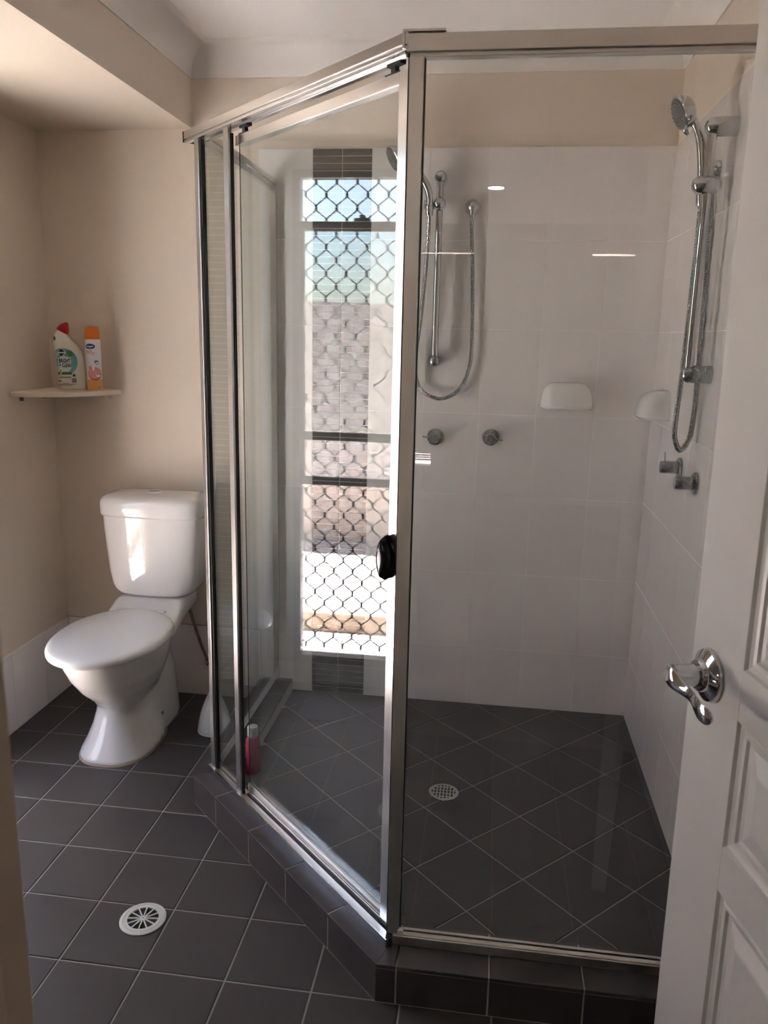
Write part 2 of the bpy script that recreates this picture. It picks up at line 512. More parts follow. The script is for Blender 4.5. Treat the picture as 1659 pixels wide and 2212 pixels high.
# white wall tiles -------------------------------------------------
TW, TH = 0.2025, 0.2985
def Tb(a, b, c): return Vector((a, -c, b))
def Tr(a, b, c): return Vector((RX - c, -a, b))
def Tl(a, b, c): return Vector((c, -a, b))
g = 0.0007
zrows = []
z = TZ
while z - TH > SF - 0.02:
    zrows.append((z - TH, z)); z -= TH
if z - SF > 0.01: zrows.append((SF, z))
zrows = [(max(a, SF), b) for a, b in zrows]
xcols = [(RX - (k + 1) * TW, RX - k * TW) for k in range(5)] + [(0.836, 1.029)]
MB().box(0.836, 1.029, -0.0062, 0, SF, TZ).box(1.239, RX - 0.0062, -0.0062, 0, SF, TZ).build('grout', 'white_grout', wall_back)
cache = {}
for x0, x1 in xcols:
    for z0, z1 in zrows:
        k = (round(x1 - x0, 4), round(z1 - z0, 4))
        if k not in cache:
            w, h = k[0] - 2 * g, k[1] - 2 * g
            cache[k] = tile_mesh(rect(-w / 2, w / 2, -h / 2, h / 2), 0.0068, Tb, 'white_tile', 0.0007)
        o = link('tile', cache[k], wall_back)
        o.location = ((x0 + x1) / 2, 0, (z0 + z1) / 2)
        o.rotation_euler = (random.uniform(-.0012, .0012), 0, random.uniform(-.0012, .0012))
# mosaic strip of slim charcoal tiles
MB().box(1.029, 1.239, -0.0055, 0, SF, TZ).build('mosaic_grout', 'mosaic_grout', wall_back)
MP = (TZ - SF) / 85
mm = tile_mesh(rect(-0.0512, 0.0512, -MP / 2 + 0.0013, MP / 2 - 0.0013), 0.0066, Tb, 'mosaic', 0.0006, 'mosaic_tile')
for k in range(85):
    for x in (1.029 + 0.0525, 1.239 - 0.0525):
        o = link('mosaic_tile', mm, wall_back)
        o.location = (x, random.uniform(-.0003, .0003), SF + (k + 0.5) * MP)
# right wall tiles
cache = {}
MB().box(RX - 0.0062, RX, -1.42, 0, SF, TZ).build('grout', 'white_grout', wall_right)
for k in range(7):
    y0, y1 = k * TW, (k + 1) * TW
    for z0, z1 in zrows:
        if z1 - z0 not in cache:
            w, h = TW - 2 * g, z1 - z0 - 2 * g
            cache[z1 - z0] = tile_mesh(rect(-w / 2, w / 2, -h / 2, h / 2), 0.0068, lambda a, b, c: Vector((-c, -a, b)), 'white_tile', 0.0007)
        o = link('tile', cache[z1 - z0], wall_right)
        o.location = (RX, -(y0 + y1) / 2, (z0 + z1) / 2)
        o.rotation_euler = (0, random.uniform(-.0012, .0012), random.uniform(-.0012, .0012))
# skirting course of the same tile round the toilet
bb = struct(MB().box(0.0, 0.82, -0.0055, 0, 0, 0.300).build('baseboard_back', 'skirt_grout'))
for k in range(5):
    x1 = 0.819 - k * 0.2025; x0 = max(x1 - 0.2025, 0.007)
    link('tile', tile_mesh(rect(x0 + g, x1 - g, 0.001, 0.298), 0.0072, Tb, 'white_tile', 0.0007), bb)
bl = struct(MB().box(0.0, 0.0055, FY, 0, 0, 0.300 if WZ0 > 0.31 else 0.095).build('baseboard_left', 'skirt_grout'))
for k in range(13):
    y0 = k * 0.2025; y1 = min(y0 + 0.2025, 2.508)
    top = 0.298
    if y1 > -a1 and y0 < -a0: top = 0.093
    if y0 < -a1 < y1: y1 = -a1
    if y0 < -a0 < y1: y0 = -a0; top = 0.298
    link('tile', tile_mesh(rect(max(y0, 0.007) + g, y1 - g, 0.001, top), 0.0072, Tl, 'white_tile', 0.0007), bl)

# shower kerb ------------------------------------------------------
core_o = [(0.8218, 0.0), (0.8218, -0.7543), (1.4957, -1.4252), (RX, -1.4252)]
kerb = struct(MB().prism([core_o[0], KI[0], KI[1], core_o[1]], 0, KZ - 0.0009)
              .prism([core_o[1], KI[1], KI[2], core_o[2]], 0, KZ - 0.0009)
              .prism([core_o[2], KI[2], KI[3], core_o[3]], 0, KZ - 0.0009).build('shower_kerb', 'kerb_grout'))
def lerp(p, q, t): return (p[0] + (q[0] - p[0]) * t, p[1] + (q[1] - p[1]) * t)
def ccw(p):
    s = sum(p[i][0] * p[(i + 1) % len(p)][1] - p[(i + 1) % len(p)][0] * p[i][1] for i in range(len(p)))
    return p if s > 0 else p[::-1]
def kerb_run(a, b, ia, ib, cuts):
    """cuts = fractions along the run where joints fall"""
    ts = [0] + cuts + [1]
    L = math.hypot(b[0] - a[0], b[1] - a[1])
    d = ((b[0] - a[0]) / L, (b[1] - a[1]) / L)
    nx, ny = d[1], -d[0]            # outward
    if nx * (a[0] - ia[0]) + ny * (a[1] - ia[1]) < 0: nx, ny = -nx, -ny
    for t0, t1 in zip(ts, ts[1:]):
        e = 0.0016 / L
        p0, p1 = lerp(a, b, t0 + (e if t0 else 0)), lerp(a, b, t1 - (e if t1 < 1 else 0))
        def inn(t):
            if t <= 0: return ia
            if t >= 1: return ib
            p = lerp(a, b, t)
            # straight joint across the kerb
            k = ((ia[0] - a[0]) * -nx + (ia[1] - a[1]) * -ny)
            return (p[0] - nx * k, p[1] - ny * k)
        i0, i1 = inn(t0 + (e if t0 else 0)), inn(t1 - (e if t1 < 1 else 0))
        link('top_tile', tile_mesh(ccw([p0, p1, i1, i0]), 0.009, lambda x, y, w: Vector((x, y, KZ - 0.009 + w)), 'kerb_tile', 0.0009), kerb)
        l0, l1 = t0 * L + (0.0016 if t0 else 0), t1 * L - (0.0016 if t1 < 1 else 0)
        def Tf(u, v, w, a=a, d=d, nx=nx, ny=ny):
            return Vector((a[0] + d[0] * u + nx * (w - 0.010), a[1] + d[1] * u + ny * (w - 0.010), v))
        link('face_tile', tile_mesh(rect(l0, l1, 0.0022, KZ - 0.0112), 0.0088, Tf, 'kerb_tile', 0.0008), kerb)
kerb_run(KO[0], KO[1], KI[0], KI[1], [0.2, 0.467, 0.733])
kerb_run(KO[1], KO[2], KI[1], KI[2], [0.160, 0.376, 0.588, 0.797])
kerb_run(KO[2], KO[3], KI[2], KI[3], [0.060, 0.328, 0.596, 0.864])

# ------------------------------------------------------------------ window in the left wall
win = root('window_1', 'tall narrow aluminium sash window with diamond grille in left wall', (0, (WY0 + WY1) / 2, WZ0))
fr = MB()
for (y0, y1, z0, z1) in ((a0, WY0, b0, b1), (WY1, a1, b0, b1), (WY0, WY1, b0, WZ0), (WY0, WY1, WZ1, b1)):
    fr.box(-0.046, 0.006, y0, y1, z0, z1)
fr.build('window_frame', 'win_frame', win, bevel=0.002)
def sash(z0, z1, x, nm, gm):
    s_ = MB()
    s_.box(x - 0.007, x + 0.007, WY0, WY0 + 0.012, z0, z1).box(x - 0.007, x + 0.007, WY1 - 0.012, WY1, z0, z1)
    s_.box(x - 0.007, x + 0.007, WY0 + 0.012, WY1 - 0.012, z0, z0 + 0.033).box(x - 0.007, x + 0.007, WY0 + 0.012, WY1 - 0.012, z1 - 0.033, z1)
    o = s_.build(nm, 'win_frame', win, bevel=0.0015)
    MB().box(x - 0.003, x + 0.003, WY0 + 0.012, WY1 - 0.012, z0 + 0.033, z1 - 0.033).build('pane', gm, o)
    l = MB().box(x + 0.007, x + 0.026, -1.015, -0.955, z1 - 0.006, z1 + 0.010).box(x + 0.007, x + 0.020, -0.995, -0.975, z1 + 0.010, z1 + 0.022)
    l.build('latch', 'latch', o, bevel=0.002)
sash(1.040, 1.868, -0.006, 'upper_sash', 'glass')
sash(0.856, 1.868, -0.022, 'lower_sash', 'frosted')
# diamond security grille outside the panes
gr = MB()
CW, CH = 0.0795, 0.0955
ny_, nz_ = int((WY1 - WY0) / CW) + 2, int((WZ1 - WZ0) / CH) + 2
def gbar(p, q):
    p, q = Vector(p), Vector(q)
    d = (q - p).normalized(); s_ = d.cross(Vector((1, 0, 0)))
    w = 0.0021
    rings = [[P_ + s_ * a * w + Vector((b * 0.003, 0, 0)) for a, b in ((-1, -1), (1, -1), (1, 1), (-1, 1))] for P_ in (p, q)]
    gr.loft(rings)
XG = -0.040
for i in range(ny_ + 1):
    for j in range(nz_ + 1):
        for off in (0, 1):
            y = WY1 - 0.012 - (i + 0.5 * off) * CW
            zz = WZ0 + 0.030 + (j + 0.5 * off) * CH
            if not (WY0 - 0.03 < y < WY1 + 0.03 and WZ0 - 0.03 < zz < WZ1 + 0.03): continue
            gr.box(XG - 0.004, XG + 0.004, y - 0.0047, y + 0.0047, zz - 0.010, zz + 0.010)
            for sy in (-1, 1):
                y2, z2 = y + sy * CW / 2, zz + CH / 2
                # the strand leaves the top of one knot and meets the bottom of the next
                gbar((XG, y + sy * 0.002, zz + 0.010), (XG, y2 - sy * 0.002, z2 - 0.010))
gro = gr.build('security_grille', 'mesh', win)
gro['kind'] = 'stuff'

# ------------------------------------------------------------------ outside: gravel, sleeper, fence, added eave
ground = struct(MB().box(-8.0, -1.03, -7, 6, -0.35, -0.050).box(-1.03, -0.12, -7, 6, -0.35, -0.150).build('ground', 'gravel'))
sl = MB().box(-1.035, -0.985, -3.2, 1.6, -0.20, -0.045)
tag(sl.build('garden_sleeper', 'sleeper', bevel=0.006), 'weathered timber sleeper edging the gravel bed outside the window', 'sleeper')
fence = thing('paling_fence', 'brown timber paling fence beyond the sunlit gravel outside the window', 'fence', (-2.62, -0.6, -0.05))
FPZ = 1.74
pm = MB().box(-0.009, 0.009, -0.052, 0.052, 0, 1).build('paling', 'fence', fence, bevel=0.003)
pme = pm.data
bpy.data.objects.remove(pm)
for k in range(46):
    y = -3.0 + k * 0.0985
    o = bpy.data.objects.new('paling', pme)
    COL.objects.link(o)
    o.parent = fence
    o.location = (0.018 if k % 2 else 0.0, y + 0.6, -0.02)
    o.scale = (1, random.uniform(0.94, 1.06), FPZ + random.uniform(-0.012, 0.012))
    o.rotation_euler = (random.uniform(-.006, .006), 0, random.uniform(-.02, .02))
for z in (0.3, 1.3):
    MB().box(-2.70, -2.655, -3.1, 1.6, z, z + 0.075).build('rail', 'fence', fence)
for y in (-3.0, -0.6, 1.5):
    MB().box(-2.76, -2.70, y - 0.045, y + 0.045, -0.2, 1.6).build('post', 'fence', fence)
struct(MB().box(-0.62, -0.12, -7.2, 0.8, CZ + 0.02, CZ + 0.14).build('added_eave', 'cornice'))  # unseen overhang, added and sized to keep direct sun out of the window

# ------------------------------------------------------------------ hall behind the camera
HY = -7.0
hf = struct(MB().box(-0.5, 3.6, HY - 0.2, FY - 0.11, -0.14, -0.004).build('floor_hall', 'carpet'))
struct(MB().box(-0.6, 3.7, HY - 0.2, FY - 0.11, CZ, CZ + 0.12).build('ceiling_hall', 'ceiling'))
struct(MB().box(-0.62, -0.5, HY - 0.2, FY - 0.11, -0.14, CZ + 0.1).build('wall_hall_left', 'hall'))
struct(MB().box(3.6, 3.72, HY - 0.2, FY - 0.11, -0.14, CZ + 0.1).build('wall_hall_right', 'hall'))
struct(MB().box(RX + 0.12, 3.72, FY - 0.23, FY - 0.11, -0.14, CZ + 0.1).box(-0.62, -0.12, FY - 0.23, FY - 0.11, -0.14, CZ + 0.1).build('wall_hall_front', 'hall'))
# far wall with a covered window that leaks daylight above its blind, and a low louvred opening
ww = MB()
wins = [(0.98, 1.47, 1.20, 2.165), (2.47, 2.82, 1.20, 2.165), (1.01, 1.16, 0.295, 0.415)]
xs = sorted({-0.62, 3.72, *[w[0] for w in wins], *[w[1] for w in wins]})
zs = sorted({-0.14, CZ + 0.1, *[w[2] for w in wins], *[w[3] for w in wins]})
for xa, xb in zip(xs, xs[1:]):
    for za, zb in zip(zs, zs[1:]):
        if any(w[0] <= xa and xb <= w[1] and w[2] <= za and zb <= w[3] for w in wins): continue
        ww.box(xa, xb, HY - 0.14, HY, za, zb)
struct(ww.build('wall_hall_back', 'hall'))
struct(MB().box(-4, 8, -18, HY - 0.15, -0.35, -0.15).build('ground_rear', 'gravel'))
for w in wins[:2]:
    bt = tag(MB().box(w[0] - 0.04, w[1] + 0.04, HY + 0.006, HY + 0.010, w[2] - 0.1, w[3] - (0.018 if w[0] > 2 else 0.010)).build('roller_blind', 'blind'),
             'drawn roller blind on the %s hall window' % ('narrow' if w[0] > 2 else 'wide'), 'blind')
lv = root('window_2', 'low louvred window in the hall wall', (1.085, HY, 0.295))
for k, (za, zb) in enumerate(((0.335, 0.350), (0.357, 0.371), (0.378, 0.392), (0.399, 0.411))):
    MB().box(1.01, 1.16, HY - 0.08, HY - 0.05, za, zb).build('slat', 'blind', lv)
dl = thing('downlight', 'lit round ceiling downlight in the hall', 'light', (1.647, -5.288, CZ))
MB().lathe([(0.052, -0.0), (0.066, -0.0), (0.066, -0.006), (0.052, -0.009)], 32, Matrix.Translation((1.647, -5.288, CZ)), cap=False).build('rim', 'chrome', dl, smooth=True)
MB().lathe([(0.051, -0.003), (0.051, -0.007)], 32, Matrix.Translation((1.647, -5.288, CZ))).build('lamp', 'lamp', dl)

# ------------------------------------------------------------------ shower screen
ss = thing('shower_screen', 'framed corner shower screen with clear glass and angled sliding door', 'shower screen', (1.19, -1.025, KZ))
A0 = Vector((0.8575, -0.6925, 0))
dv, nv = Vector((q2, -q2, 0)), Vector((q2, q2, 0))
def D(p): return A0 + dv * p[0] + nv * p[1] + Vector((0, 0, p[2]))
def dbox(mb, t0, t1, o0, o1, z0, z1): return mb.box(t0, t1, o0, o1, z0, z1, T=D)
def pane(name, m, parent, T, t0, t1, o0, o1, z0, z1):
    mb = MB().box(t0, t1, o0, o1, z0, z1, T=T)
    mb.mi = [1, 1, 0, 0, 1, 1]
    return mb.build(name, [m, 'glass_edge'], parent)
I = lambda p: Vector(p)
HZ0, HZ1 = 1.949, 1.979
# diagonal head rail: an upper face, a recess line and a lower channel
h = MB()
dbox(h, -0.024, 0.936, -0.020, 0.024, 1.9585, HZ1)
dbox(h, -0.020, 0.936, -0.016, 0.020, 1.9562, 1.9585)
dbox(h, -0.020, 0.936, -0.020, -0.006, HZ0, 1.9562)
dbox(h, -0.020, 0.936, 0.010, 0.024, HZ0, 1.9562)
h.build('head_rail', 'alu', ss, bevel=0.0012)
MB().box(-0.027, -0.0235, -0.021, 0.025, 1.952, 1.979, T=D).build('end_cap', 'rubber', ss)
# front head rail
h = MB()
h.box(1.507, RX - 0.008, -1.364, -1.330, 1.9475, 1.977)
h.box(1.512, RX - 0.008, -1.358, -1.336, 1.940, 1.9475)
h.build('head_rail', 'alu_dull', ss, bevel=0.0010)
c = MB()
c.box(1.499, 1.575, -1.366, -1.328, 1.979, 1.983)
c.box(1.4985, 1.5020, -1.366, -1.345, 1.952, 1.979)
c.build('corner_bracket', 'alu_dull', ss)
MB().box(1.5025, 1.5068, -1.362, -1.332, 1.9475, 1.9788).build('corner_seal', 'rubber', ss)
# return head rail to the back wall
MB().box(0.874, 0.902, -0.715, -0.007, HZ0 + 0.012, HZ1).box(0.878, 0.898, -0.715, -0.007, HZ0 - 0.008, HZ0 + 0.012).build('head_rail', 'alu', ss, bevel=0.001)
# bottom tracks
b = MB()
dbox(b, 0.018, 0.946, -0.0185, -0.002, KZ, KZ + 0.020)
dbox(b, 0.236, 0.946, -0.002, 0.008, KZ, KZ + 0.008)      # groove of the door
dbox(b, 0.236, 0.946, 0.008, 0.011, KZ, KZ + 0.024)
dbox(b, 0.236, 0.946, 0.026, 0.030, KZ, KZ + 0.030)
dbox(b, 0.018, 0.236, -0.002, 0.012, KZ, KZ + 0.020)
b.build('bottom_track', 'alu_dull', ss, bevel=0.0008)
fa = MB(); dbox(fa, 0.018, 0.946, -0.0225, -0.0186, KZ, KZ + 0.021)
fa.build('track_fascia', 'fascia', ss, bevel=0.0006)
fa = MB(); dbox(fa, 0.238, 0.944, -0.0018, 0.0075, KZ + 0.0082, KZ + 0.0165)
fa.build('track_groove', 'rubber', ss)
MB().box(1.5085, 1.5225, -1.372, -1.350, KZ, KZ + 0.021).build('track_joint', 'rubber', ss)
MB().box(0.015, 0.0185, -0.022, 0.012, KZ, KZ + 0.020, T=D).build('end_cap', 'rubber', ss)
MB().box(1.523, RX - 0.008, -1.362, -1.359, KZ, KZ + 0.023).box(1.523, RX - 0.008, -1.359, -1.334, KZ, KZ + 0.026).build('bottom_track', 'alu_dull', ss, bevel=0.0012)
MB().box(0.878, 0.900, -0.70, -0.007, KZ, KZ + 0.025).build('bottom_track', 'alu', ss, bevel=0.001)
# posts
p_ = MB(); dbox(p_, 0.033, 0.0555, -0.016, -0.006, KZ + 0.020, HZ0)
p_.build('corner_post', 'alu', ss, bevel=0.001)
p_ = MB(); dbox(p_, 0.0557, 0.0625, -0.010, -0.0035, KZ + 0.020, HZ0)
p_.build('post_channel', 'rubber', ss)
p_ = MB(); dbox(p_, 0.2065, 0.2310, -0.017, -0.0085, KZ + 0.012, HZ0 - 0.002)
p_.build('fixed_stile', 'alu', ss, bevel=0.001)
p_ = MB(); dbox(p_, 0.2250, 0.2365, -0.0083, -0.0035, KZ + 0.014, HZ0 - 0.016)
p_.build('door_seal', 'rubber', ss)
MB().box(1.5110, 1.5380, -1.360, -1.332, KZ + 0.026, 1.940).build('corner_post', 'alu_dull', ss, bevel=0.0012)
MB().box(1.5086, 1.5108, -1.356, -1.335, KZ + 0.026, 1.9475).build('door_seal', 'rubber', ss)
MB().box(1.5381, 1.5400, -1.350, -1.338, KZ + 0.026, 1.940).build('glazing_bead', 'rubber', ss)
MB().box(0.878, 0.902, -0.034, -0.0075, KZ + 0.02, HZ0 - 0.004).build('wall_channel', 'alu', ss, bevel=0.001)
MB().box(RX - 0.030, RX - 0.008, -1.358, -1.334, KZ + 0.026, 1.940).build('wall_channel', 'alu_dull', ss, bevel=0.001)
MB().box(1.5345, 1.5475, -1.366, -1.352, KZ + 0.0265, KZ + 0.040).build('glass_stop', 'drain_white', ss, bevel=0.002)
# fixed panes
pane('fixed_pane', 'glass', ss, D, 0.060, 0.215, -0.0015, 0.0015, KZ + 0.020, HZ0 + 0.004)
pane('fixed_pane', 'front_glass', ss, I, 1.530, RX - 0.016, -1.348, -1.342, KZ + 0.026, 1.943)
pane('fixed_pane', 'glass', ss, lambda p: Vector((0.889 + p[1], -p[0], p[2])), 0.020, 0.705, -0.003, 0.003, KZ + 0.024, HZ0 - 0.004)
# sliding door on rollers
OF = 0.018
door = MB(); dbox(door, 0.226, 0.914, OF - 0.011, OF + 0.011, 1.9065, 1.9300)
dbox(door, 0.226, 0.914, OF - 0.0125, OF - 0.011, 1.9065, 1.9095)
door = door.build('sliding_door', 'alu', ss, bevel=0.001)
s_ = MB(); dbox(s_, 0.8855, 0.9175, OF - 0.013, OF + 0.011, KZ + 0.022, 1.9300)
s_.build('door_stile', 'alu', door, bevel=0.0015)
s_ = MB(); dbox(s_, 0.226, 0.886, OF - 0.006, OF + 0.006, KZ + 0.020, KZ + 0.046)
s_.build('door_bottom_rail', 'alu_dull', door, bevel=0.001)
pane('door_glass', 'door_glass', door, D, 0.2270, 0.889, OF - 0.0012, OF + 0.0012, KZ + 0.046, 1.910)
for t in (0.262, 0.860):
    r_ = MB(); dbox(r_, t - 0.022, t + 0.022, OF - 0.010, OF + 0.004, 1.9300, 1.9335)
    dbox(r_, t - 0.006, t + 0.008, OF - 0.008, OF + 0.002, 1.9335, 1.9450)
    dbox(r_, t - 0.014, t + 0.028, OF - 0.012, OF + 0.002, 1.9440, 1.9500)
    r_.build('roller', 'rubber', door, bevel=0.0008)
# dark pointed-oval pull
hp = MB(); rings = []
def lens(hw, hh, o, tc_=0.891, zc=1.0015, n=36):
    pts = []
    for k in range(n):
        side_ = 1 if k < n // 2 else -1
        v = math.sin(PI * ((k % (n // 2)) / (n // 2) - 0.5)) * side_
        w = hw * max(0.0, 1 - v * v) ** 0.85 * side_
        pts.append(D((tc_ + w, o, zc + hh * v)))
    return pts
hp.loft([lens(0.0205, 0.0470, OF - 0.013), lens(0.0215, 0.0485, OF - 0.020), lens(0.0205, 0.0475, OF - 0.026), lens(0.0130, 0.0400, OF - 0.0385), lens(0.0115, 0.0370, OF - 0.0400), lens(0.005, 0.020, OF - 0.0405)])
hd = hp.build('door_pull', 'black', door, smooth=True, angle=50)
rg = MB(); RM = Matrix.Identity(4)
rp = [D((0.8895 + 0.0042 * math.cos(a), OF - 0.0408, 1.0185 + 0.0042 * math.sin(a))) for a in [2 * PI * k / 16 for k in range(17)]]
rg.tube(rp, 0.0006, 6); rg.build('emblem_ring', 'alu_dull', hd)

# ------------------------------------------------------------------ hand showers on slide rails
def smooth_path(pts, per=8):
    pts = [Vector(p) for p in pts]
    P_ = [pts[0] * 2 - pts[1]] + pts + [pts[-1] * 2 - pts[-2]]
    out = []
    for i in range(1, len(P_) - 2):
        for k in range(per):
            t = k / per
            a, b, c_, d = P_[i - 1], P_[i], P_[i + 1], P_[i + 2]
            out.append(0.5 * ((2 * b) + (c_ - a) * t + (2 * a - 5 * b + 4 * c_ - d) * t * t + (3 * b - a - 3 * c_ + d) * t ** 3))
    out.append(pts[-1])
    return out
def resample(pts, step):
    out = [pts[0].copy()]; acc = 0.0
    for p, q in zip(pts, pts[1:]):
        L = (q - p).length; pos = 0
        while acc + (L - pos) >= step:
            pos += step - acc; acc = 0
            out.append(p.lerp(q, pos / L))
        acc += L - pos
    return out
def axis_T(p, d):
    """matrix that puts local z along d at p"""
    return Matrix.Translation(p) @ Vector(d).to_track_quat('Z', 'Y').to_matrix().to_4x4()
def hand_shower(label, wall_n, foot, ztop, zbot, off, slider_z, hand, head_c, head_n, hose, elbow, holder_dir, spot):
    wn_ = Vector(wall_n)
    t = thing('hand_shower', label, 'shower', (foot[0], foot[1], zbot), 0, 'hand showers on slide rails')
    base = Vector((foot[0], foot[1], 0))
    ax = base + wn_ * off
    MB().tube([ax + Vector((0, 0, zbot - 0.004)), ax + Vector((0, 0, ztop + 0.004))], 0.0122, 20).build('rail', 'chrome', t, smooth=True)
    for z, mt in ((ztop, 'chrome'), (zbot, spot)):
        m_ = MB()
        p = base + Vector((0, 0, z))
        m_.lathe([(0.0225, 0.006), (0.0232, 0.008), (0.0225, off - 0.010), (0.0215, off + 0.002), (0.0175, off + 0.012), (0.0105, off + 0.0175), (0.003, off + 0.0195)], 24, axis_T(p, wn_))
        m_.build('bracket', mt, t, smooth=True)
    # slider: a capsule across the rail, with a cone socket for the handset
    hd_ = Vector(holder_dir).normalized()
    pc = ax + Vector((0, 0, slider_z))
    m_ = MB()
    m_.lathe([(0.003, -0.034), (0.012, -0.032), (0.0195, -0.025), (0.0228, -0.014), (0.0228, 0.014), (0.0200, 0.026), (0.0120, 0.035), (0.003, 0.0375)], 28, axis_T(pc, wn_))
    m_.lathe([(0.0145, 0.010), (0.0150, 0.050), (0.0135, 0.053), (0.004, 0.0535)], 24, axis_T(pc - Vector((0, 0, 0.004)), hd_))
    sl_ = m_.build('slider', 'chrome', t, smooth=True)
    hp_ = smooth_path(hand, 6)
    n = len(hp_)
    rad = []
    for i in range(n):
        f = i / (n - 1)
        rad.append(0.0095 + 0.0035 * math.sin(PI * min(1, f * 1.3)) + (0.006 * max(0, (f - 0.75) / 0.25)))
    MB().lathe([(0.012, -0.017), (0.0135, -0.015), (0.0145, 0.014), (0.0125, 0.016)], 20, axis_T(hp_[0], hp_[1] - hp_[0])).build('socket', 'chrome', sl_, smooth=True)
    hs = MB().tube(hp_, rad, 16).build('handset', 'chrome', t, smooth=True)
    hn = Vector(head_n).normalized()
    T = axis_T(Vector(head_c), hn)
    MB().lathe([(0.004, -0.034), (0.016, -0.032), (0.030, -0.026), (0.039, -0.014), (0.0440, 0.0), (0.0440, 0.004), (0.041, 0.0065), (0.039, 0.0065)], 32, T).build('spray_head', 'chrome', hs, smooth=True)
    fc = MB().lathe([(0.0385, 0.005), (0.036, 0.0085), (0.026, 0.0105), (0.013, 0.0115), (0.004, 0.0118)], 32, T)
    for rr, nn_ in ((0.028, 16), (0.019, 11), (0.009, 6)):
        for k in range(nn_):
            a = 2 * PI * k / nn_
            fc.lathe([(0.0016, 0.0), (0.0012, 0.003)], 6, T @ Matrix.Translation((rr * math.cos(a), rr * math.sin(a), 0.0098)))
    fc.build('spray_face', 'spray_face', hs, smooth=True)
    # selector tab under the head
    side = hn.cross(Vector((0, 0, 1))).normalized(); dn = hn.cross(side) 
    if dn.z > 0: dn = -dn
    pt = Vector(head_c) + dn * 0.040 + hn * 0.002
    MB().tube([pt - dn * 0.006, pt + dn * 0.006, pt + dn * 0.014 - hn * 0.003], [0.006, 0.0065, 0.004], 10).build('selector_tab', 'chrome', hs, smooth=True)
    # corrugated hose
    ph = resample(smooth_path(hose, 14), 0.0032)
    MB().tube(ph, [0.0073 if i % 2 else 0.0067 for i in range(len(ph))], 10).build('hose', spot, t)
    # wall elbow: a shell rose with an outlet pointing down
    e = Vector(elbow)
    T = axis_T(e, wn_)
    el = MB().lathe([(0.027, 0.007), (0.0275, 0.010), (0.024, 0.018), (0.018, 0.027), (0.013, 0.033), (0.006, 0.036), (0.002, 0.0365)], 28, T)
    eo = e + wn_ * 0.024
    el.tube([eo + Vector((0, 0, -0.004)), eo + Vector((0, 0, -0.026))], [0.013, 0.0115], 18)
    el.tube([eo + Vector((0, 0, -0.026)), eo + Vector((0, 0, -0.040))], [0.0098, 0.0098], 18)
    el.build('wall_elbow', 'chrome', t, smooth=True)
    return t
# back wall set
hand_shower('chrome hand shower on slide rail fixed to the back tiled wall', (0, -1, 0), (1.479, 0.0), 1.978, 1.371, 0.055, 1.892,
            [(1.447, -0.085, 1.868), (1.446, -0.092, 1.915), (1.430, -0.103, 1.955), (1.405, -0.112, 1.990), (1.372, -0.118, 2.014), (1.352, -0.120, 2.022)],
            (1.330, -0.122, 2.022), (-0.80, -0.34, -0.50),
            [(1.447, -0.083, 1.855), (1.445, -0.070, 1.800), (1.440, -0.055, 1.714), (1.427, -0.045, 1.527), (1.412, -0.040, 1.399), (1.413, -0.036, 1.318), (1.438, -0.034, 1.262), (1.502, -0.032, 1.236),
             (1.565, -0.030, 1.266), (1.600, -0.028, 1.339), (1.607, -0.027, 1.435), (1.600, -0.026, 1.654), (1.591, -0.024, 1.800), (1.589, -0.024, 1.850)],
            (1.590, 0, 1.889), (-1, -0.25, 0), 'chrome_spot')
# right wall set
hand_shower('chrome hand shower on slide rail fixed to the right tiled wall', (-1, 0, 0), (RX, -0.735), 1.966, 1.372, 0.064, 1.832,
            [(2.187, -0.690, 1.806), (2.184, -0.690, 1.850), (2.181, -0.690, 1.890), (2.170, -0.690, 1.946), (2.152, -0.690, 1.984), (2.138, -0.690, 1.998)],
            (2.117, -0.690, 2.008), (-0.92, -0.10, -0.40),
            [(2.187, -0.690, 1.800), (2.187, -0.690, 1.780), (2.186, -0.690, 1.600), (2.183, -0.690, 1.420), (2.181, -0.688, 1.330), (2.179, -0.684, 1.260), (2.181, -0.680, 1.205), (2.200, -0.673, 1.166),
             (2.222, -0.667, 1.195), (2.230, -0.660, 1.260), (2.232, -0.652, 1.340), (2.235, -0.630, 1.460), (2.2365, -0.615, 1.600), (2.2345, -0.605, 1.760), (2.229, -0.600, 1.850)],
            (RX, -0.600, 1.889), (0, 1, 0), 'chrome_spot')

# ------------------------------------------------------------------ taps
def tap(label, p, n_, lever_a, grp):
    n_ = Vector(n_)
    t = thing('shower_tap', label, 'tap', p, 0, grp)
    T = axis_T(Vector(p), n_)
    MB().lathe([(0.0300, 0.007), (0.0305, 0.010), (0.0290, 0.015), (0.024, 0.0165)], 32, T).build('flange', 'chrome_spot', t, smooth=True)
    MB().lathe([(0.0175, 0.015), (0.0180, 0.018), (0.0180, 0.060), (0.0165, 0.064), (0.004, 0.0645)], 28, T).build('handle', 'chrome_spot', t, smooth=True)
    q = T @ Vector((0.016 * math.cos(lever_a), 0.016 * math.sin(lever_a), 0.052))
    r = T @ Vector((0.044 * math.cos(lever_a), 0.044 * math.sin(lever_a), 0.054))
    MB().tube([q, r], 0.0028, 8).build('lever', 'chrome', t, smooth=True)
def ang(T_n, want):
    T = axis_T(Vector((0, 0, 0)), Vector(T_n)).to_3x3().inverted()
    v = T @ Vector(want); return math.atan2(v.y, v.x)
tap('water-spotted chrome shower tap on back wall below slide rail', (1.489, 0, 1.096), (0, -1, 0), ang((0, -1, 0), (-1, 0, 0.12)), 'shower taps')
tap('darker chrome shower tap on back wall, right of the other', (1.690, 0, 1.102), (0, -1, 0), ang((0, -1, 0), (1, 0, -0.1)), 'shower taps')
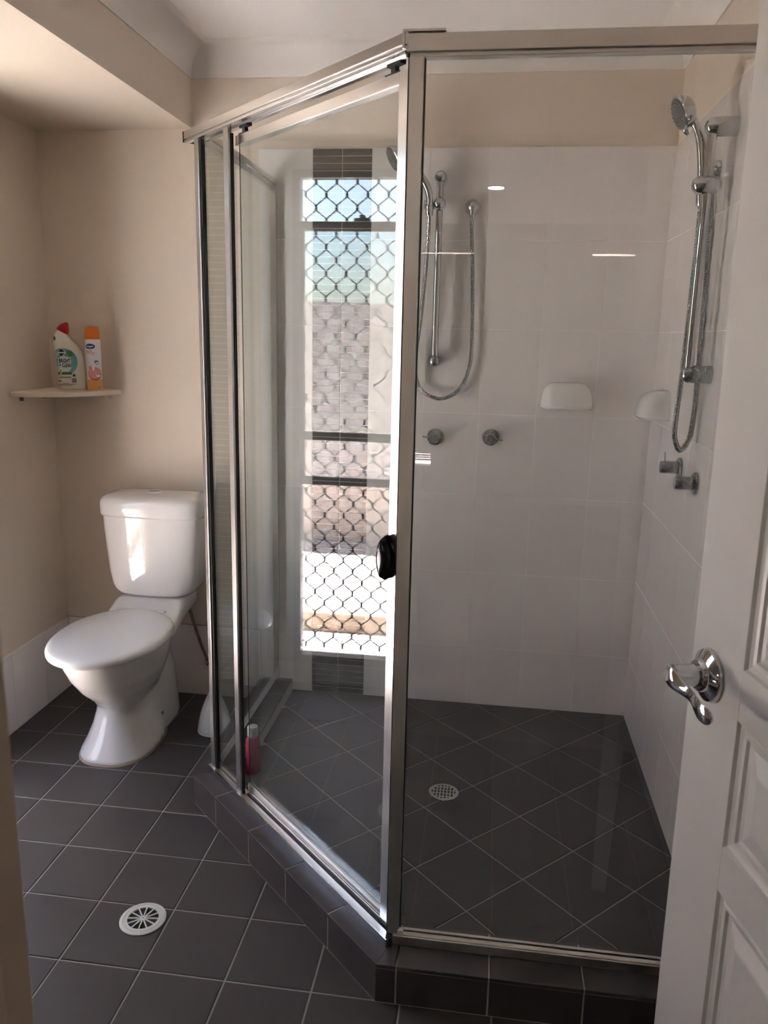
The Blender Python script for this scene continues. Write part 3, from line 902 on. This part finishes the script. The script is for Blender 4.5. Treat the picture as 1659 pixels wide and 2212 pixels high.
tap('chrome shower tap on right wall nearer the door', (RX, -0.706, 1.082), (-1, 0, 0), ang((-1, 0, 0), (0, 0, 1)), 'shower taps')
tap('chrome shower tap on right wall nearer the back corner', (RX, -0.512, 1.094), (-1, 0, 0), ang((-1, 0, 0), (0, 0, 1)), 'shower taps')

# ------------------------------------------------------------------ soap dishes
def soap_dish(label, loc, rz):
    t = thing('soap_dish', label, 'soap dish', loc, rz, 'ceramic soap dishes')
    W, Hh, Dp = 0.092, 0.092, 0.088      # local: x along wall, -y out of wall
    mb = MB(); rings = []
    n = 28
    for k, (f, dz) in enumerate(((0.92, 0.0), (1.0, 0.006), (1.0, 0.014), (0.98, 0.030), (0.93, 0.048), (0.85, 0.064), (0.70, 0.078), (0.50, 0.088), (0.2, 0.092))):
        ring = []
        for i in range(n + 1):
            a = PI * i / n
            c_, s_ = math.cos(a), math.sin(a)
            ring.append(Vector((W * math.copysign(abs(c_) ** 0.6, c_) * (0.35 + 0.65 * f), -0.006 - Dp * f * s_ ** 0.62, dz)))
        rings.append(ring)
    mb.loft(rings)
    mb.build('dish_body', 'dish', t, smooth=True, keep=False, angle=60)
    # raised lip round the front
    lip = []
    for i in range(n + 1):
        a = PI * i / n
        c_, s_ = math.cos(a), math.sin(a)
        lip.append(Vector((W * math.copysign(abs(c_) ** 0.6, c_), -0.006 - Dp * s_ ** 0.62, 0.009)))
    MB().tube(lip, 0.0042, 10).build('lip', 'dish', t, smooth=True, keep=False)
soap_dish('white ceramic soap dish on back wall tiles', (1.948, 0, 1.214), 0)
soap_dish('white ceramic soap dish on right wall tiles near corner', (RX, -0.22, 1.208), -PI / 2)

# ------------------------------------------------------------------ drains
def floor_drain(label, loc, R_, spokes):
    t = thing('floor_drain', label, 'drain', loc)
    x, y, z = loc
    T = Matrix.Translation(loc)
    return t, T
t, T = floor_drain('round off-white floor drain with wheel-like spokes on bathroom floor', (0.879, -1.264, 0.0), 0.057, 12)
MB().lathe([(0.0575, 0.0), (0.0575, 0.0026), (0.055, 0.0040), (0.0485, 0.0046), (0.0478, 0.0036), (0.0470, 0.0046), (0.0385, 0.0046), (0.0380, 0.0010)], 48, T).build('rim', 'drain_white', t, smooth=True)
MB().lathe([(0.039, 0.0004), (0.039, 0.0012)], 40, T).build('well', 'dark_hole', t)
sp = MB()
for k in range(12):
    a = 2 * PI * k / 12 + 0.14
    sp.box(0.006, 0.0395, -0.0015, 0.0015, 0.0011, 0.0042, T=T @ Matrix.Rotation(a, 4, 'Z'))
    o = MB().box(0.0055, 0.0393, -0.0016, 0.0016, 0.0011, 0.0042, T=T @ Matrix.Rotation(a, 4, 'Z')).build('spoke', 'drain_white', t)
MB().lathe([(0.0075, 0.0011), (0.0075, 0.0044), (0.003, 0.0044), (0.002, 0.003)], 20, T).build('hub', 'drain_white', t)
t, T = floor_drain('small round chrome drain with slotted grate in shower floor', (1.598, -0.650, SF), 0.047, 0)
MB().lathe([(0.0475, 0.0), (0.0475, 0.0022), (0.0455, 0.0034), (0.0375, 0.0034), (0.037, 0.0008)], 44, T).build('rim', 'chrome_spot', t, smooth=True)
MB().lathe([(0.0378, 0.0003), (0.0378, 0.0010)], 36, T).build('well', 'dark_hole', t)
gb = MB()
for k in range(-3, 4):
    w = math.sqrt(max(0, 0.0375 ** 2 - (k * 0.0104) ** 2))
    gb.box(k * 0.0104 - 0.0024, k * 0.0104 + 0.0024, -w, w, 0.0009, 0.0032, T=T)
for k in (-1.5, -0.5, 0.5, 1.5):
    yy = k * 0.0175
    w = math.sqrt(max(0, 0.0375 ** 2 - yy ** 2))
    gb.box(-w, w, yy - 0.0026, yy + 0.0026, 0.0009, 0.00315, T=T)
gb.build('grate', 'chrome_spot', t)

# ------------------------------------------------------------------ toilet
PX = 0.432
toilet = thing('toilet', 'white close-coupled toilet with lid down against back wall', 'toilet', (PX, -0.30, 0))
def egg(cx, yf, yb, w, z, nf=2.0, nb=2.4, mid=0.45, n=56):
    ym = yb + (yf - yb) * mid
    ring = []
    for i in range(n):
        a = 2 * PI * i / n
        c_, s_ = math.cos(a), math.sin(a)
        e = nf if s_ < 0 else nb
        L = (ym - yf) if s_ < 0 else (yb - ym)
        ring.append(Vector((cx + math.copysign(abs(c_) ** (2 / e), c_) * w, ym + math.copysign(abs(s_) ** (2 / e), s_) * L, z)))
    return ring
pan = MB()
pan.loft([egg(PX, yf, yb, w, z, nf, nb, mid) for (z, yf, yb, w, nf, nb, mid) in (
    (0.000, -0.598, -0.26, 0.127, 2.5, 3, 0.55), (0.010, -0.600, -0.26, 0.128, 2.5, 3, 0.55), (0.05, -0.580, -0.25, 0.115, 2.2, 3, 0.5), (0.10, -0.553, -0.25, 0.098, 2.1, 3, 0.5),
    (0.150, -0.534, -0.25, 0.088, 2, 3, 0.5), (0.175, -0.532, -0.25, 0.088, 2, 3, 0.5), (0.205, -0.555, -0.25, 0.104, 2, 2.6, 0.5), (0.25, -0.604, -0.25, 0.130, 2, 2.4, 0.48),
    (0.30, -0.644, -0.245, 0.151, 2, 2.4, 0.46), (0.35, -0.672, -0.24, 0.166, 2, 2.4, 0.45), (0.385, -0.684, -0.235, 0.172, 2, 2.4, 0.45), (0.402, -0.686, -0.235, 0.173, 2, 2.4, 0.45))])
# skirted trap block behind the foot
pan.loft([egg(PX + 0.004, yf, yb, w, z, 3, 4.5, 0.6) for (z, yf, yb, w) in (
    (0.0, -0.50, -0.110, 0.108), (0.012, -0.50, -0.108, 0.109), (0.10, -0.49, -0.112, 0.103), (0.20, -0.46, -0.125, 0.097), (0.26, -0.44, -0.150, 0.092), (0.30, -0.42, -0.19, 0.084), (0.32, -0.38, -0.22, 0.07))])
# deck that carries the cistern
pan.loft([[Vector((PX + x * w, y + d, z)) for x, y in ((-1, -0.0), (-0.9, -0.012), (0.9, -0.012), (1, 0), (1, 0.02), (0.9, 0.03), (-0.9, 0.03), (-1, 0.02))] for (z, w, d) in ((0.33, 0.07, -0.2), (0.34, 0.08, -0.2))])
dk = []
for (y, z0, z1, w) in ((-0.330, 0.375, 0.404, 0.160), (-0.270, 0.372, 0.416, 0.150), (-0.235, 0.370, 0.432, 0.146), (-0.205, 0.368, 0.450, 0.142), (-0.175, 0.372, 0.466, 0.140), (-0.120, 0.385, 0.471, 0.138), (-0.03, 0.400, 0.472, 0.136)):
    ring = []
    for i in range(24):
        a = 2 * PI * i / 24
        c_, s_ = math.cos(a), math.sin(a)
        ring.append(Vector((PX + 0.006 + w * math.copysign(abs(c_) ** 0.45, c_), y, (z0 + z1) / 2 + (z1 - z0) / 2 * math.copysign(abs(s_) ** 0.45, s_))))
    dk.append(ring)
pan.loft(dk)
pano = pan.build('pan', 'ceramic', toilet, smooth=True, angle=180)
rm = pano.modifiers.new('fuse', 'REMESH'); rm.mode = 'VOXEL'; rm.voxel_size = 0.006; rm.use_smooth_shade = True
sm = pano.modifiers.new('smooth', 'SMOOTH'); sm.factor = 0.5; sm.iterations = 10
# seal line on the floor
MB().loft([egg(PX, -0.604, -0.25, 0.1315, 0.0003, 2.4, 3, 0.55), egg(PX, -0.602, -0.25, 0.1295, 0.005, 2.4, 3, 0.55)]).build('floor_seal', 'skirt_grout', toilet)
MB().lathe([(0.0068, -0.002), (0.0068, 0.004), (0.004, 0.0055), (0.001, 0.0055)], 14, axis_T(Vector((PX + 0.1065, -0.335, 0.078)), Vector((1, 0, 0.05)))).build('bolt_cap', 'braid', toilet, smooth=True)
# seat ring and lid
MB().loft([egg(PX - 0.002, -0.728 + d, -0.242, 0.190 - d * 0.9, z, 2.0, 2.3, 0.46, 72) for z, d in ((0.402, 0.02), (0.404, 0.008), (0.409, 0.006), (0.4115, 0.012))]).build('seat', 'seat', toilet, smooth=True, angle=60)
lid = MB().loft([egg(PX - 0.002, -0.738 + d, -0.236, 0.195 - d, z, 2.0, 2.3, 0.46, 72) for z, d in
      ((0.408, 0.012), (0.4085, 0.005), (0.412, 0.0005), (0.420, 0.0), (0.427, 0.003), (0.4325, 0.010), (0.4365, 0.022), (0.439, 0.045), (0.4405, 0.08), (0.441, 0.13), (0.441, 0.175))])
lid.build('lid', 'seat', toilet, smooth=True, angle=180)
hb = MB()
for sx in (-1, 1):
    hb.tube([(PX + sx * 0.058, -0.238, 0.428), (PX + sx * 0.095, -0.238, 0.428)], 0.011, 14)
hb.box(PX - 0.10, PX + 0.10, -0.262, -0.232, 0.414, 0.432)
hb.build('hinge', 'seat', toilet, smooth=True, bevel=0.006)
# cistern and lid
def rr(cx, hw, y0, y1, z, e=5.5, n=64, bow=0.0):
    ring = []
    cyy, hh = (y0 + y1) / 2, (y1 - y0) / 2
    for i in range(n):
        a = 2 * PI * i / n
        c_, s_ = math.cos(a), math.sin(a)
        x = math.copysign(abs(c_) ** (2 / e), c_)
        y = math.copysign(abs(s_) ** (2 / e), s_)
        yy = cyy + y * hh
        if y < 0: yy -= bow * (1 - x * x)
        ring.append(Vector((cx + x * hw, yy, z)))
    return ring
CX = 0.447
cis = MB().loft([rr(CX, w, y0, y1, z, 5.0, bow=0.014) for z, w, y0, y1 in (
    (0.4705, 0.118, -0.160, -0.030), (0.472, 0.132, -0.170, -0.022), (0.478, 0.147, -0.176, -0.016), (0.490, 0.158, -0.180, -0.012), (0.510, 0.167, -0.182, -0.010), (0.56, 0.176, -0.184, -0.009),
    (0.64, 0.184, -0.185, -0.008), (0.72, 0.190, -0.186, -0.008), (0.780, 0.193, -0.187, -0.008))])
cis.build('cistern', 'ceramic', toilet, smooth=True, angle=80)
cl = MB().loft([rr(CX, w, y0, y1, z, 5.0, bow=b_) for z, w, y0, y1, b_ in (
    (0.776, 0.190, -0.186, -0.008, 0.014), (0.7765, 0.198, -0.193, -0.005, 0.014), (0.786, 0.2005, -0.195, -0.004, 0.014), (0.822, 0.200, -0.195, -0.004, 0.014), (0.834, 0.197, -0.192, -0.004, 0.014), (0.844, 0.190, -0.186, -0.006, 0.012),
    (0.851, 0.178, -0.174, -0.012, 0.010), (0.8555, 0.155, -0.154, -0.025, 0.006), (0.858, 0.11, -0.12, -0.05, 0.003), (0.859, 0.05, -0.10, -0.075, 0.0))])
cl.build('cistern_lid', 'ceramic', toilet, smooth=True, angle=80)
T = Matrix.Translation((CX - 0.005, -0.098, 0.8575))
bt = MB().lathe([(0.031, 0.0), (0.031, 0.003), (0.028, 0.005), (0.0255, 0.004)], 32, T).build('button_rim', 'seat', toilet, smooth=True)
for sgn in (-1, 1):
    poly = [(0.0245 * math.cos(a) * 1.0, 0.0245 * math.sin(a)) for a in [(-PI / 2 + PI * k / 14) for k in range(15)]]
    poly = [((max(x, 0.0) + 0.0008) * sgn, y) for x, y in poly]
    MB().prism([(x + CX - 0.005, y - 0.098) for x, y in ccw(poly)], 0.8570, 0.8622).build('flush_button', 'chrome', toilet)
# braided supply hose to a stop tap on the wall
hp_ = smooth_path([(0.556, -0.105, 0.475), (0.558, -0.100, 0.430), (0.573, -0.080, 0.335), (0.593, -0.060, 0.240), (0.606, -0.048, 0.190), (0.610, -0.046, 0.170)], 8)
MB().tube(hp_, 0.0062, 10).build('supply_hose', 'braid', toilet, smooth=True)
st = MB().lathe([(0.022, 0.007), (0.022, 0.012), (0.010, 0.014), (0.010, 0.055), (0.004, 0.056)], 20, axis_T(Vector((0.610, 0, 0.160)), Vector((0, -1, 0))))
st.build('stop_tap', 'chrome', toilet, smooth=True)

# ------------------------------------------------------------------ toilet brush, bottle in the shower
tb = thing('toilet_brush', 'white flared toilet brush holder on floor beside shower kerb', 'toilet brush', (0.722, -0.285, 0))
T = Matrix.Translation((0.722, -0.285, 0))
MB().lathe([(0.058, 0.0), (0.064, 0.003), (0.062, 0.012), (0.058, 0.04), (0.050, 0.075), (0.038, 0.11), (0.027, 0.135), (0.020, 0.150), (0.014, 0.154)], 40, T).build('holder', 'brush_white', tb, smooth=True, angle=60)
MB().lathe([(0.0075, 0.150), (0.0075, 0.30), (0.010, 0.31), (0.010, 0.335), (0.006, 0.345), (0.002, 0.346)], 16, T).build('handle', 'brush_white', tb, smooth=True)
rb = thing('shampoo_bottle', 'red bottle with white cap standing in the shower corner', 'bottle', (0.972, -0.640, SF))
T = Matrix.Translation((0.976, -0.632, SF)) 
MB().lathe([(0.021, 0.0), (0.0235, 0.003), (0.0235, 0.10), (0.022, 0.118), (0.017, 0.126), (0.012, 0.128)], 28, T).build('bottle_body', 'red_bottle', rb, smooth=True)
MB().lathe([(0.0165, 0.128), (0.0175, 0.130), (0.0175, 0.158), (0.016, 0.161), (0.004, 0.162)], 28, T).build('cap', 'brush_white', rb, smooth=True)

# ------------------------------------------------------------------ corner shelf with two products
SZ = 1.2315
sh = thing('corner_shelf', 'pale quarter-round corner shelf above the toilet', 'shelf', (0.0, 0.0, SZ))
pts = [(0.002, -0.002)] + [(0.002 + 0.283 * math.sin(a), -0.002 - 0.283 * math.cos(a)) for a in [PI / 2 * k / 24 for k in range(25)]]
MB().prism(ccw(pts), SZ - 0.018, SZ).build('shelf_board', 'shelf', sh, bevel=0.004, seg=3)
for (x0, x1, y0, y1) in ((0.001, 0.014, -0.225, -0.218), (0.001, 0.012, -0.08, -0.07), (0.20, 0.21, -0.012, -0.001), (0.235, 0.238, -0.012, -0.001)):
    MB().box(x0, x1, y0, y1, SZ - 0.036, SZ - 0.018).build('shelf_support', 'shelf' if x0 > 0.1 else 'braid', sh)

def text_polys(body, size):
    cu = bpy.data.curves.new('lettering', 'FONT')
    cu.body = body; cu.size = size; cu.align_x = 'LEFT'
    cu.resolution_u = 2
    cu.offset = size * 0.035
    ob = bpy.data.objects.new('lettering', cu)
    COL.objects.link(ob)
    bpy.context.view_layer.update()
    me = bpy.data.meshes.new_from_object(ob.evaluated_get(bpy.context.evaluated_depsgraph_get()))
    vs = [(v.co.x, v.co.y) for v in me.vertices]
    fs = [tuple(p.vertices) for p in me.polygons]
    bpy.data.objects.remove(ob); bpy.data.meshes.remove(me)
    return vs, fs
def print_on(name, m, parent, shapes, fn):
    """flat print: shapes = list of (points, faces) in label coordinates, fn maps (u, v) onto the surface"""
    mb = MB()
    for vs, fs in shapes:
        mb.add([fn(u, v) for u, v in vs], fs)
    me = bpy.data.meshes.new(name)
    me.from_pydata([tuple(p) for p in mb.v], [], mb.f)
    me.materials.append(M[m])
    return link(name, me, parent, keep=False)
def ngon(cx, cy_, rx, ry, n=20, rot=0):
    return [(cx + rx * math.cos(2 * PI * k / n + rot), cy_ + ry * math.sin(2 * PI * k / n + rot)) for k in range(n)], [tuple(range(n))]
def qd(x0, x1, y0, y1): return [(x0, y0), (x1, y0), (x1, y1), (x0, y1)], [(0, 1, 2, 3)]
def fan(poly): return list(poly), [tuple(range(len(poly)))]
def place(vf, x, y, w, h):
    vs, fs = vf
    xa, xb = min(v[0] for v in vs), max(v[0] for v in vs)
    ya, yb = min(v[1] for v in vs), max(v[1] for v in vs)
    return [(x + (a - xa) / (xb - xa) * w, y + (b - ya) / (yb - ya) * h) for a, b in vs], fs
def strip(cx, cy_, w, h, n=8):   # subdivided rectangle that can wrap round a curved face
    vs, fs = [], []
    for k in range(n + 1):
        x = cx - w / 2 + w * k / n
        vs += [(x, cy_ - h / 2), (x, cy_ + h / 2)]
    for k in range(n): fs.append((2 * k, 2 * k + 2, 2 * k + 3, 2 * k + 1))
    return vs, fs

KP = 1.62e-4
def cp(x, y): return ((x - 610) * KP, (1745 - y) * KP)
BL = thing('cleaner_bottle', 'white angled-neck toilet cleaner bottle with red cap on corner shelf', 'bottle', (0.130, -0.082, SZ), 0.30)
def slab_ring(L_, R_, d, n=40, e=3.2):
    (lx, lz), (rx, rz_) = cp(*L_), cp(*R_)
    mx, mz = (lx + rx) / 2, (lz + rz_) / 2
    hx, hz = (rx - lx) / 2, (rz_ - lz) / 2
    out = []
    for i in range(n):
        a = 2 * PI * i / n
        c_, s_ = math.cos(a), math.sin(a)
        k = math.copysign(abs(c_) ** (2 / e), c_); s2_ = math.copysign(abs(s_) ** (2 / e), s_)
        out.append(Vector((mx + hx * k, d * s2_, mz + hz * k)))
    return out
body = MB().loft([slab_ring(*r_) for r_ in (
    ((375, 1745), (860, 1745), 0.024), ((340, 1725), (890, 1725), 0.029), ((326, 1680), (900, 1680), 0.031), ((320, 1300), (890, 1300), 0.031), ((304, 1050), (878, 1050), 0.031),
    ((275, 900), (858, 920), 0.031), ((256, 800), (826, 830), 0.031), ((246, 720), (762, 745), 0.030), ((247, 650), (690, 665), 0.028), ((262, 560), (630, 610), 0.024), ((290, 480), (590, 560), 0.021), ((345, 392), (562, 506), 0.019))])
body.build('bottle_body', 'bottle_white', BL, smooth=True, keep=False, angle=80)
cap = MB().loft([slab_ring(a_, b_, d_, 32, 2.2) for a_, b_, d_ in (((340, 384), (570, 508), 0.021), ((352, 350), (590, 470), 0.021), ((400, 300), (604, 390), 0.019), ((455, 268), (600, 340), 0.014), ((490, 258), (596, 305), 0.0095), ((515, 240), (594, 275), 0.0085), ((540, 228), (588, 250), 0.006))])
cap.build('cap', 'cap_red', BL, smooth=True, keep=False, angle=60)
def on_bottle(lift):
    def f(u, v):
        return Vector((u, -0.0311 - lift + 0.0 * u, v))
    return f
def cq(pts): return fan([cp(*p) for p in pts])
def cell(cx, cy_, rx, ry, n=22, rot=0):
    x, z = cp(cx, cy_); return ngon(x, z, rx * KP, ry * KP, n, rot)
print_on('label_swirl', 'ink_teal', BL, [cell(560, 1110, 225, 270, 30), cell(470, 880, 150, 70, 20)], on_bottle(0.0003))
print_on('label_panel', 'ink_white', BL, [cq([(368, 1020), (500, 985), (640, 1020), (648, 1250), (590, 1330), (372, 1340)]), cell(455, 905, 98, 100, 4, PI / 2)], on_bottle(0.0006))
print_on('label_badge', 'ink_green', BL, [cell(635, 930, 58, 62)], on_bottle(0.0009))
print_on('label_bar', 'ink_dgreen', BL, [cq([(425, 1350), (650, 1345), (655, 1395), (425, 1400)])], on_bottle(0.0009))
lg = [cell(450, 905, 82, 88, 4, PI / 2)]
x, z = cp(0, 0)
def txt(body, x0, y0, x1, y1):
    a, b_ = cp(x0, y1); c_, d_ = cp(x1, y0)
    return place(text_polys(body, 0.02), a, b_, c_ - a, d_ - b_)
print_on('label_logo', 'ink_black', BL, lg, on_bottle(0.0009))
print_on('label_triangle', 'ink_black', BL, [cq([(650, 1440), (695, 1365), (735, 1440)])], on_bottle(0.0009))
print_on('label_block', 'ink_grey', BL, [cq([(645, 1480), (740, 1480), (740, 1580), (645, 1580)])], on_bottle(0.0009))
print_on('label_logo_band', 'ink_white', BL, [cq([(368, 893), (530, 893), (530, 925), (368, 925)])], on_bottle(0.0012))
print_on('label_lettering', 'ink_navy', BL, [txt('BRIGHT', 385, 1040, 632, 1135), txt('&', 385, 1150, 425, 1210), txt('CLEAN', 445, 1145, 642, 1235)], on_bottle(0.0012))
print_on('label_small_print', 'ink_grey', BL, [cq([(385, 1450), (630, 1445), (630, 1470), (385, 1475)]), cq([(355, 1530), (410, 1530), (410, 1558), (355, 1558)]),
         cq([(440, 1590), (575, 1590), (575, 1602), (440, 1602)]), cq([(350, 1612), (715, 1612), (715, 1626), (350, 1626)]), cq([(350, 1634), (640, 1634), (640, 1646), (350, 1646)]), cell(375, 1370, 30, 34), cell(405, 1315, 16, 20)], on_bottle(0.0009))
print_on('label_seal', 'ink_dgreen', BL, [cell(288, 595, 22, 46)], lambda u, v: Vector((u + 0.004, -0.0265, v)))

CN = thing('air_freshener_can', 'white and orange air freshener spray can on corner shelf', 'spray can', (0.2265, -0.098, SZ), 0.40)
RC = 0.0292   # built at full size, then scaled with its Empty
MB().lathe([(RC - 0.002, 0.0), (RC, 0.002), (RC, 0.196), (RC - 0.0015, 0.1985), (RC - 0.003, 0.1985)], 40).build('can_body', 'can_white', CN, smooth=True, keep=False)
MB().lathe([(RC - 0.0004, 0.1985), (RC, 0.200), (RC - 0.0004, 0.230), (RC - 0.0025, 0.240), (RC - 0.006, 0.2445), (0.012, 0.2465), (0.003, 0.2465)], 40).build('cap', 'cap_orange', CN, smooth=True, keep=False)
def on_can(lift):
    def f(u, v):
        a = u / RC
        return Vector(((RC + lift) * math.sin(a), -(RC + lift) * math.cos(a), v))
    return f
print_on('label_base', 'can_orange', CN, [strip(0, 0.0235, 2 * PI * RC * 0.999, 0.043, 48)], on_can(0.0002))
def cblob(cx, cy_, rx, ry, n=24, rings=5):
    vs, fs = [(cx, cy_)], []
    for r_ in range(1, rings + 1):
        f = r_ / rings
        vs += [(cx + f * rx * math.cos(2 * PI * k / n), cy_ + f * ry * math.sin(2 * PI * k / n)) for k in range(n)]
    for k in range(n):
        j = (k + 1) % n
        fs.append((0, 1 + k, 1 + j))
        for r_ in range(rings - 1):
            a_, b_ = 1 + r_ * n, 1 + (r_ + 1) * n
            fs.append((a_ + k, b_ + k, b_ + j, a_ + j))
    return vs, fs
print_on('label_ring', 'ink_tan', CN, [cblob(0.006, 0.066, 0.0285, 0.0255)], on_can(0.0004))
print_on('label_flower', 'ink_flower', CN, [cblob(0.004, 0.070, 0.0265, 0.0225), cblob(-0.012, 0.085, 0.008, 0.014), cblob(0.010, 0.080, 0.012, 0.012)], on_can(0.0006))
print_on('label_petal', 'ink_white', CN, [cblob(0.0, 0.088, 0.0032, 0.010), cblob(0.018, 0.058, 0.010, 0.0035)], on_can(0.0008))
print_on('label_oval', 'ink_blue', CN, [cblob(-0.009, 0.1715, 0.0195, 0.0105)], on_can(0.0004))
print_on('label_oval_text', 'ink_white', CN, [strip(-0.009, 0.1715, 0.027, 0.0035, 8), strip(-0.009, 0.1660, 0.010, 0.0012, 4)], on_can(0.0007))
print_on('label_print', 'ink_pink', CN, [strip(-0.013, 0.1535, 0.024, 0.0040, 6), strip(-0.008, 0.1465, 0.034, 0.0038, 8), strip(0.0, 0.1400, 0.012, 0.0025, 4)], on_can(0.0005))
print_on('label_stamp', 'ink_violet', CN, [cblob(0.0125, 0.113, 0.0085, 0.0055), cblob(0.0145, 0.108, 0.0065, 0.0055)], on_can(0.0005))
print_on('label_stamp_centre', 'ink_white', CN, [cblob(0.0145, 0.1085, 0.0042, 0.0035)], on_can(0.0008))
print_on('label_triangle', 'ink_dgreen', CN, [([(0.0145, 0.010), (0.0235, 0.010), (0.019, 0.0185)], [(0, 1, 2)])], on_can(0.0005))

CN.scale = (0.92, 0.92, 0.935)

# ------------------------------------------------------------------ room door, standing open at the right
TH_ = math.radians(12)
EE = Vector((2.013, -1.716, 0))
DW, DT = 0.790, 0.036
ddir = Vector((-math.sin(TH_), math.cos(TH_), 0))
dnor = Vector((-math.cos(TH_), -math.sin(TH_), 0))     # visible face
HIN = EE - ddir * DW
dr_ = root('door_1', 'cream panelled bathroom door standing open', (HIN.x, HIN.y, 0.008))
def DD(p):   # p = (distance from free edge, depth behind the visible face, z)
    return EE - ddir * p[0] - dnor * (p[1] - 0.007 * (p[2] - 0.6)) + Vector((0, 0, p[2]))
DB, DTOP = 0.010, 2.045
ST, MU = 0.145, 0.11
pw0, pw1 = ST, (DW - MU) / 2
pw2, pw3 = (DW + MU) / 2, DW - ST
zrow = [(0.215, 0.687), (0.757, 0.951), (1.024, 1.895)]
for (s0, s1) in ((0, ST), (DW - ST, DW)):
    MB().box(s0, s1, 0, DT, DB, DTOP, T=DD).build('stile', 'door_paint', dr_, bevel=0.0015)
zz = [DB] + [v for r_ in zrow for v in r_] + [DTOP]
for k in range(0, 8, 2):
    MB().box(ST, DW - ST, 0.0002, DT - 0.0002, zz[k], zz[k + 1], T=DD).build('rail', 'door_paint', dr_)
for (z0, z1) in zrow:
    MB().box(pw1, pw2, 0.0002, DT - 0.0002, z0, z1, T=DD).build('mullion', 'door_paint', dr_)
    for (s0, s1) in ((pw0, pw1), (pw2, pw3)):
        m_ = MB()
        for fl in (0, 1):
            rings = []
            for ins, dep in ((0.0, 0.0), (0.003, 0.0045), (0.009, 0.007), (0.012, 0.0045), (0.018, 0.0055), (0.021, 0.0095), (0.028, 0.0105), (0.052, 0.0045), (0.056, 0.004)):
                dd = dep if fl == 0 else DT - dep
                rings.append([DD((a, dd, b)) for a, b in ((s0 + ins, z0 + ins), (s1 - ins, z0 + ins), (s1 - ins, z1 - ins), (s0 + ins, z1 - ins))])
            o_ = len(m_.v)
            m_.v += [tuple(p) for r_ in rings for p in r_]
            for k in range(len(rings) - 1):
                for i in range(4):
                    j = (i + 1) % 4
                    m_.f.append((o_ + k * 4 + i, o_ + k * 4 + j, o_ + (k + 1) * 4 + j, o_ + (k + 1) * 4 + i)); m_.mi.append(0)
            e_ = o_ + (len(rings) - 1) * 4
            m_.f.append((e_, e_ + 1, e_ + 2, e_ + 3)); m_.mi.append(0)
        m_.build('panel', 'door_paint', dr_)
# lever handle
HS, HZ = 0.060, 0.980
def axd(off): return DD((HS, -off, HZ))
nrm = dnor
T = axis_T(axd(0), nrm)
han = MB().lathe([(0.0395, 0.0), (0.0400, 0.003), (0.0380, 0.008), (0.030, 0.0125), (0.0245, 0.0145), (0.0235, 0.020), (0.0215, 0.022), (0.0195, 0.022)], 40, T).build('door_handle', 'chrome', dr_, smooth=True)
MB().lathe([(0.0165, 0.020), (0.0160, 0.056), (0.003, 0.058)], 28, T).build('neck', 'chrome', han, smooth=True)
MB().lathe([(0.0080, 0.0640), (0.0080, 0.0672), (0.002, 0.0674)], 18, T).box(-0.0008, 0.0008, -0.005, 0.005, 0.0668, 0.0680, T=T).build('turn_button', 'alu_dull', han, smooth=True)
LV = [Vector(q_) for q_ in ((-0.0135, 0.061, 0.0, 0.009, 0.003), (-0.011, 0.061, 0.0, 0.0135, 0.0045), (0.0, 0.061, 0.0, 0.0160, 0.0050), (0.013, 0.0595, -0.002, 0.0150, 0.0048), (0.028, 0.055, -0.006, 0.0112, 0.0040), (0.044, 0.0520, -0.008, 0.0092, 0.0035), (0.060, 0.0535, -0.008, 0.0098, 0.0032),
                              (0.076, 0.0575, -0.008, 0.0115, 0.0030), (0.092, 0.0600, -0.009, 0.0130, 0.0030), (0.106, 0.0585, -0.010, 0.0128, 0.0030), (0.114, 0.0560, -0.010, 0.0098, 0.0028), (0.118, 0.0545, -0.010, 0.004, 0.002))]
lev = []
for k_ in range((len(LV) - 1) * 4 + 1):
    i_, f_ = divmod(k_, 4)
    f_ /= 4
    i_, f_ = (i_, f_) if i_ < len(LV) - 1 else (i_ - 1, 1.0)
    pa, pb = LV[max(i_ - 1, 0)], LV[i_]
    pc_, pd = LV[i_ + 1], LV[min(i_ + 2, len(LV) - 1)]
    s_, off, z_, hw, th = 0.5 * (2 * pb + (pc_ - pa) * f_ + (2 * pa - 5 * pb + 4 * pc_ - pd) * f_ ** 2 + (3 * pb - pa - 3 * pc_ + pd) * f_ ** 3)
    ring = []
    for k in range(18):
        a = 2 * PI * k / 18
        ring.append(DD((HS + s_, -(off + th * math.sin(a)), HZ + z_ + hw * math.cos(a))))
    lev.append(ring)
MB().loft(lev).build('lever', 'chrome', han, smooth=True, angle=70)
for z_ in (0.25, 1.02, 1.80):
    MB().box(DW - 0.002, DW + 0.004, DT - 0.004, DT + 0.008, z_, z_ + 0.09, T=DD).build('hinge', 'alu_dull', dr_)
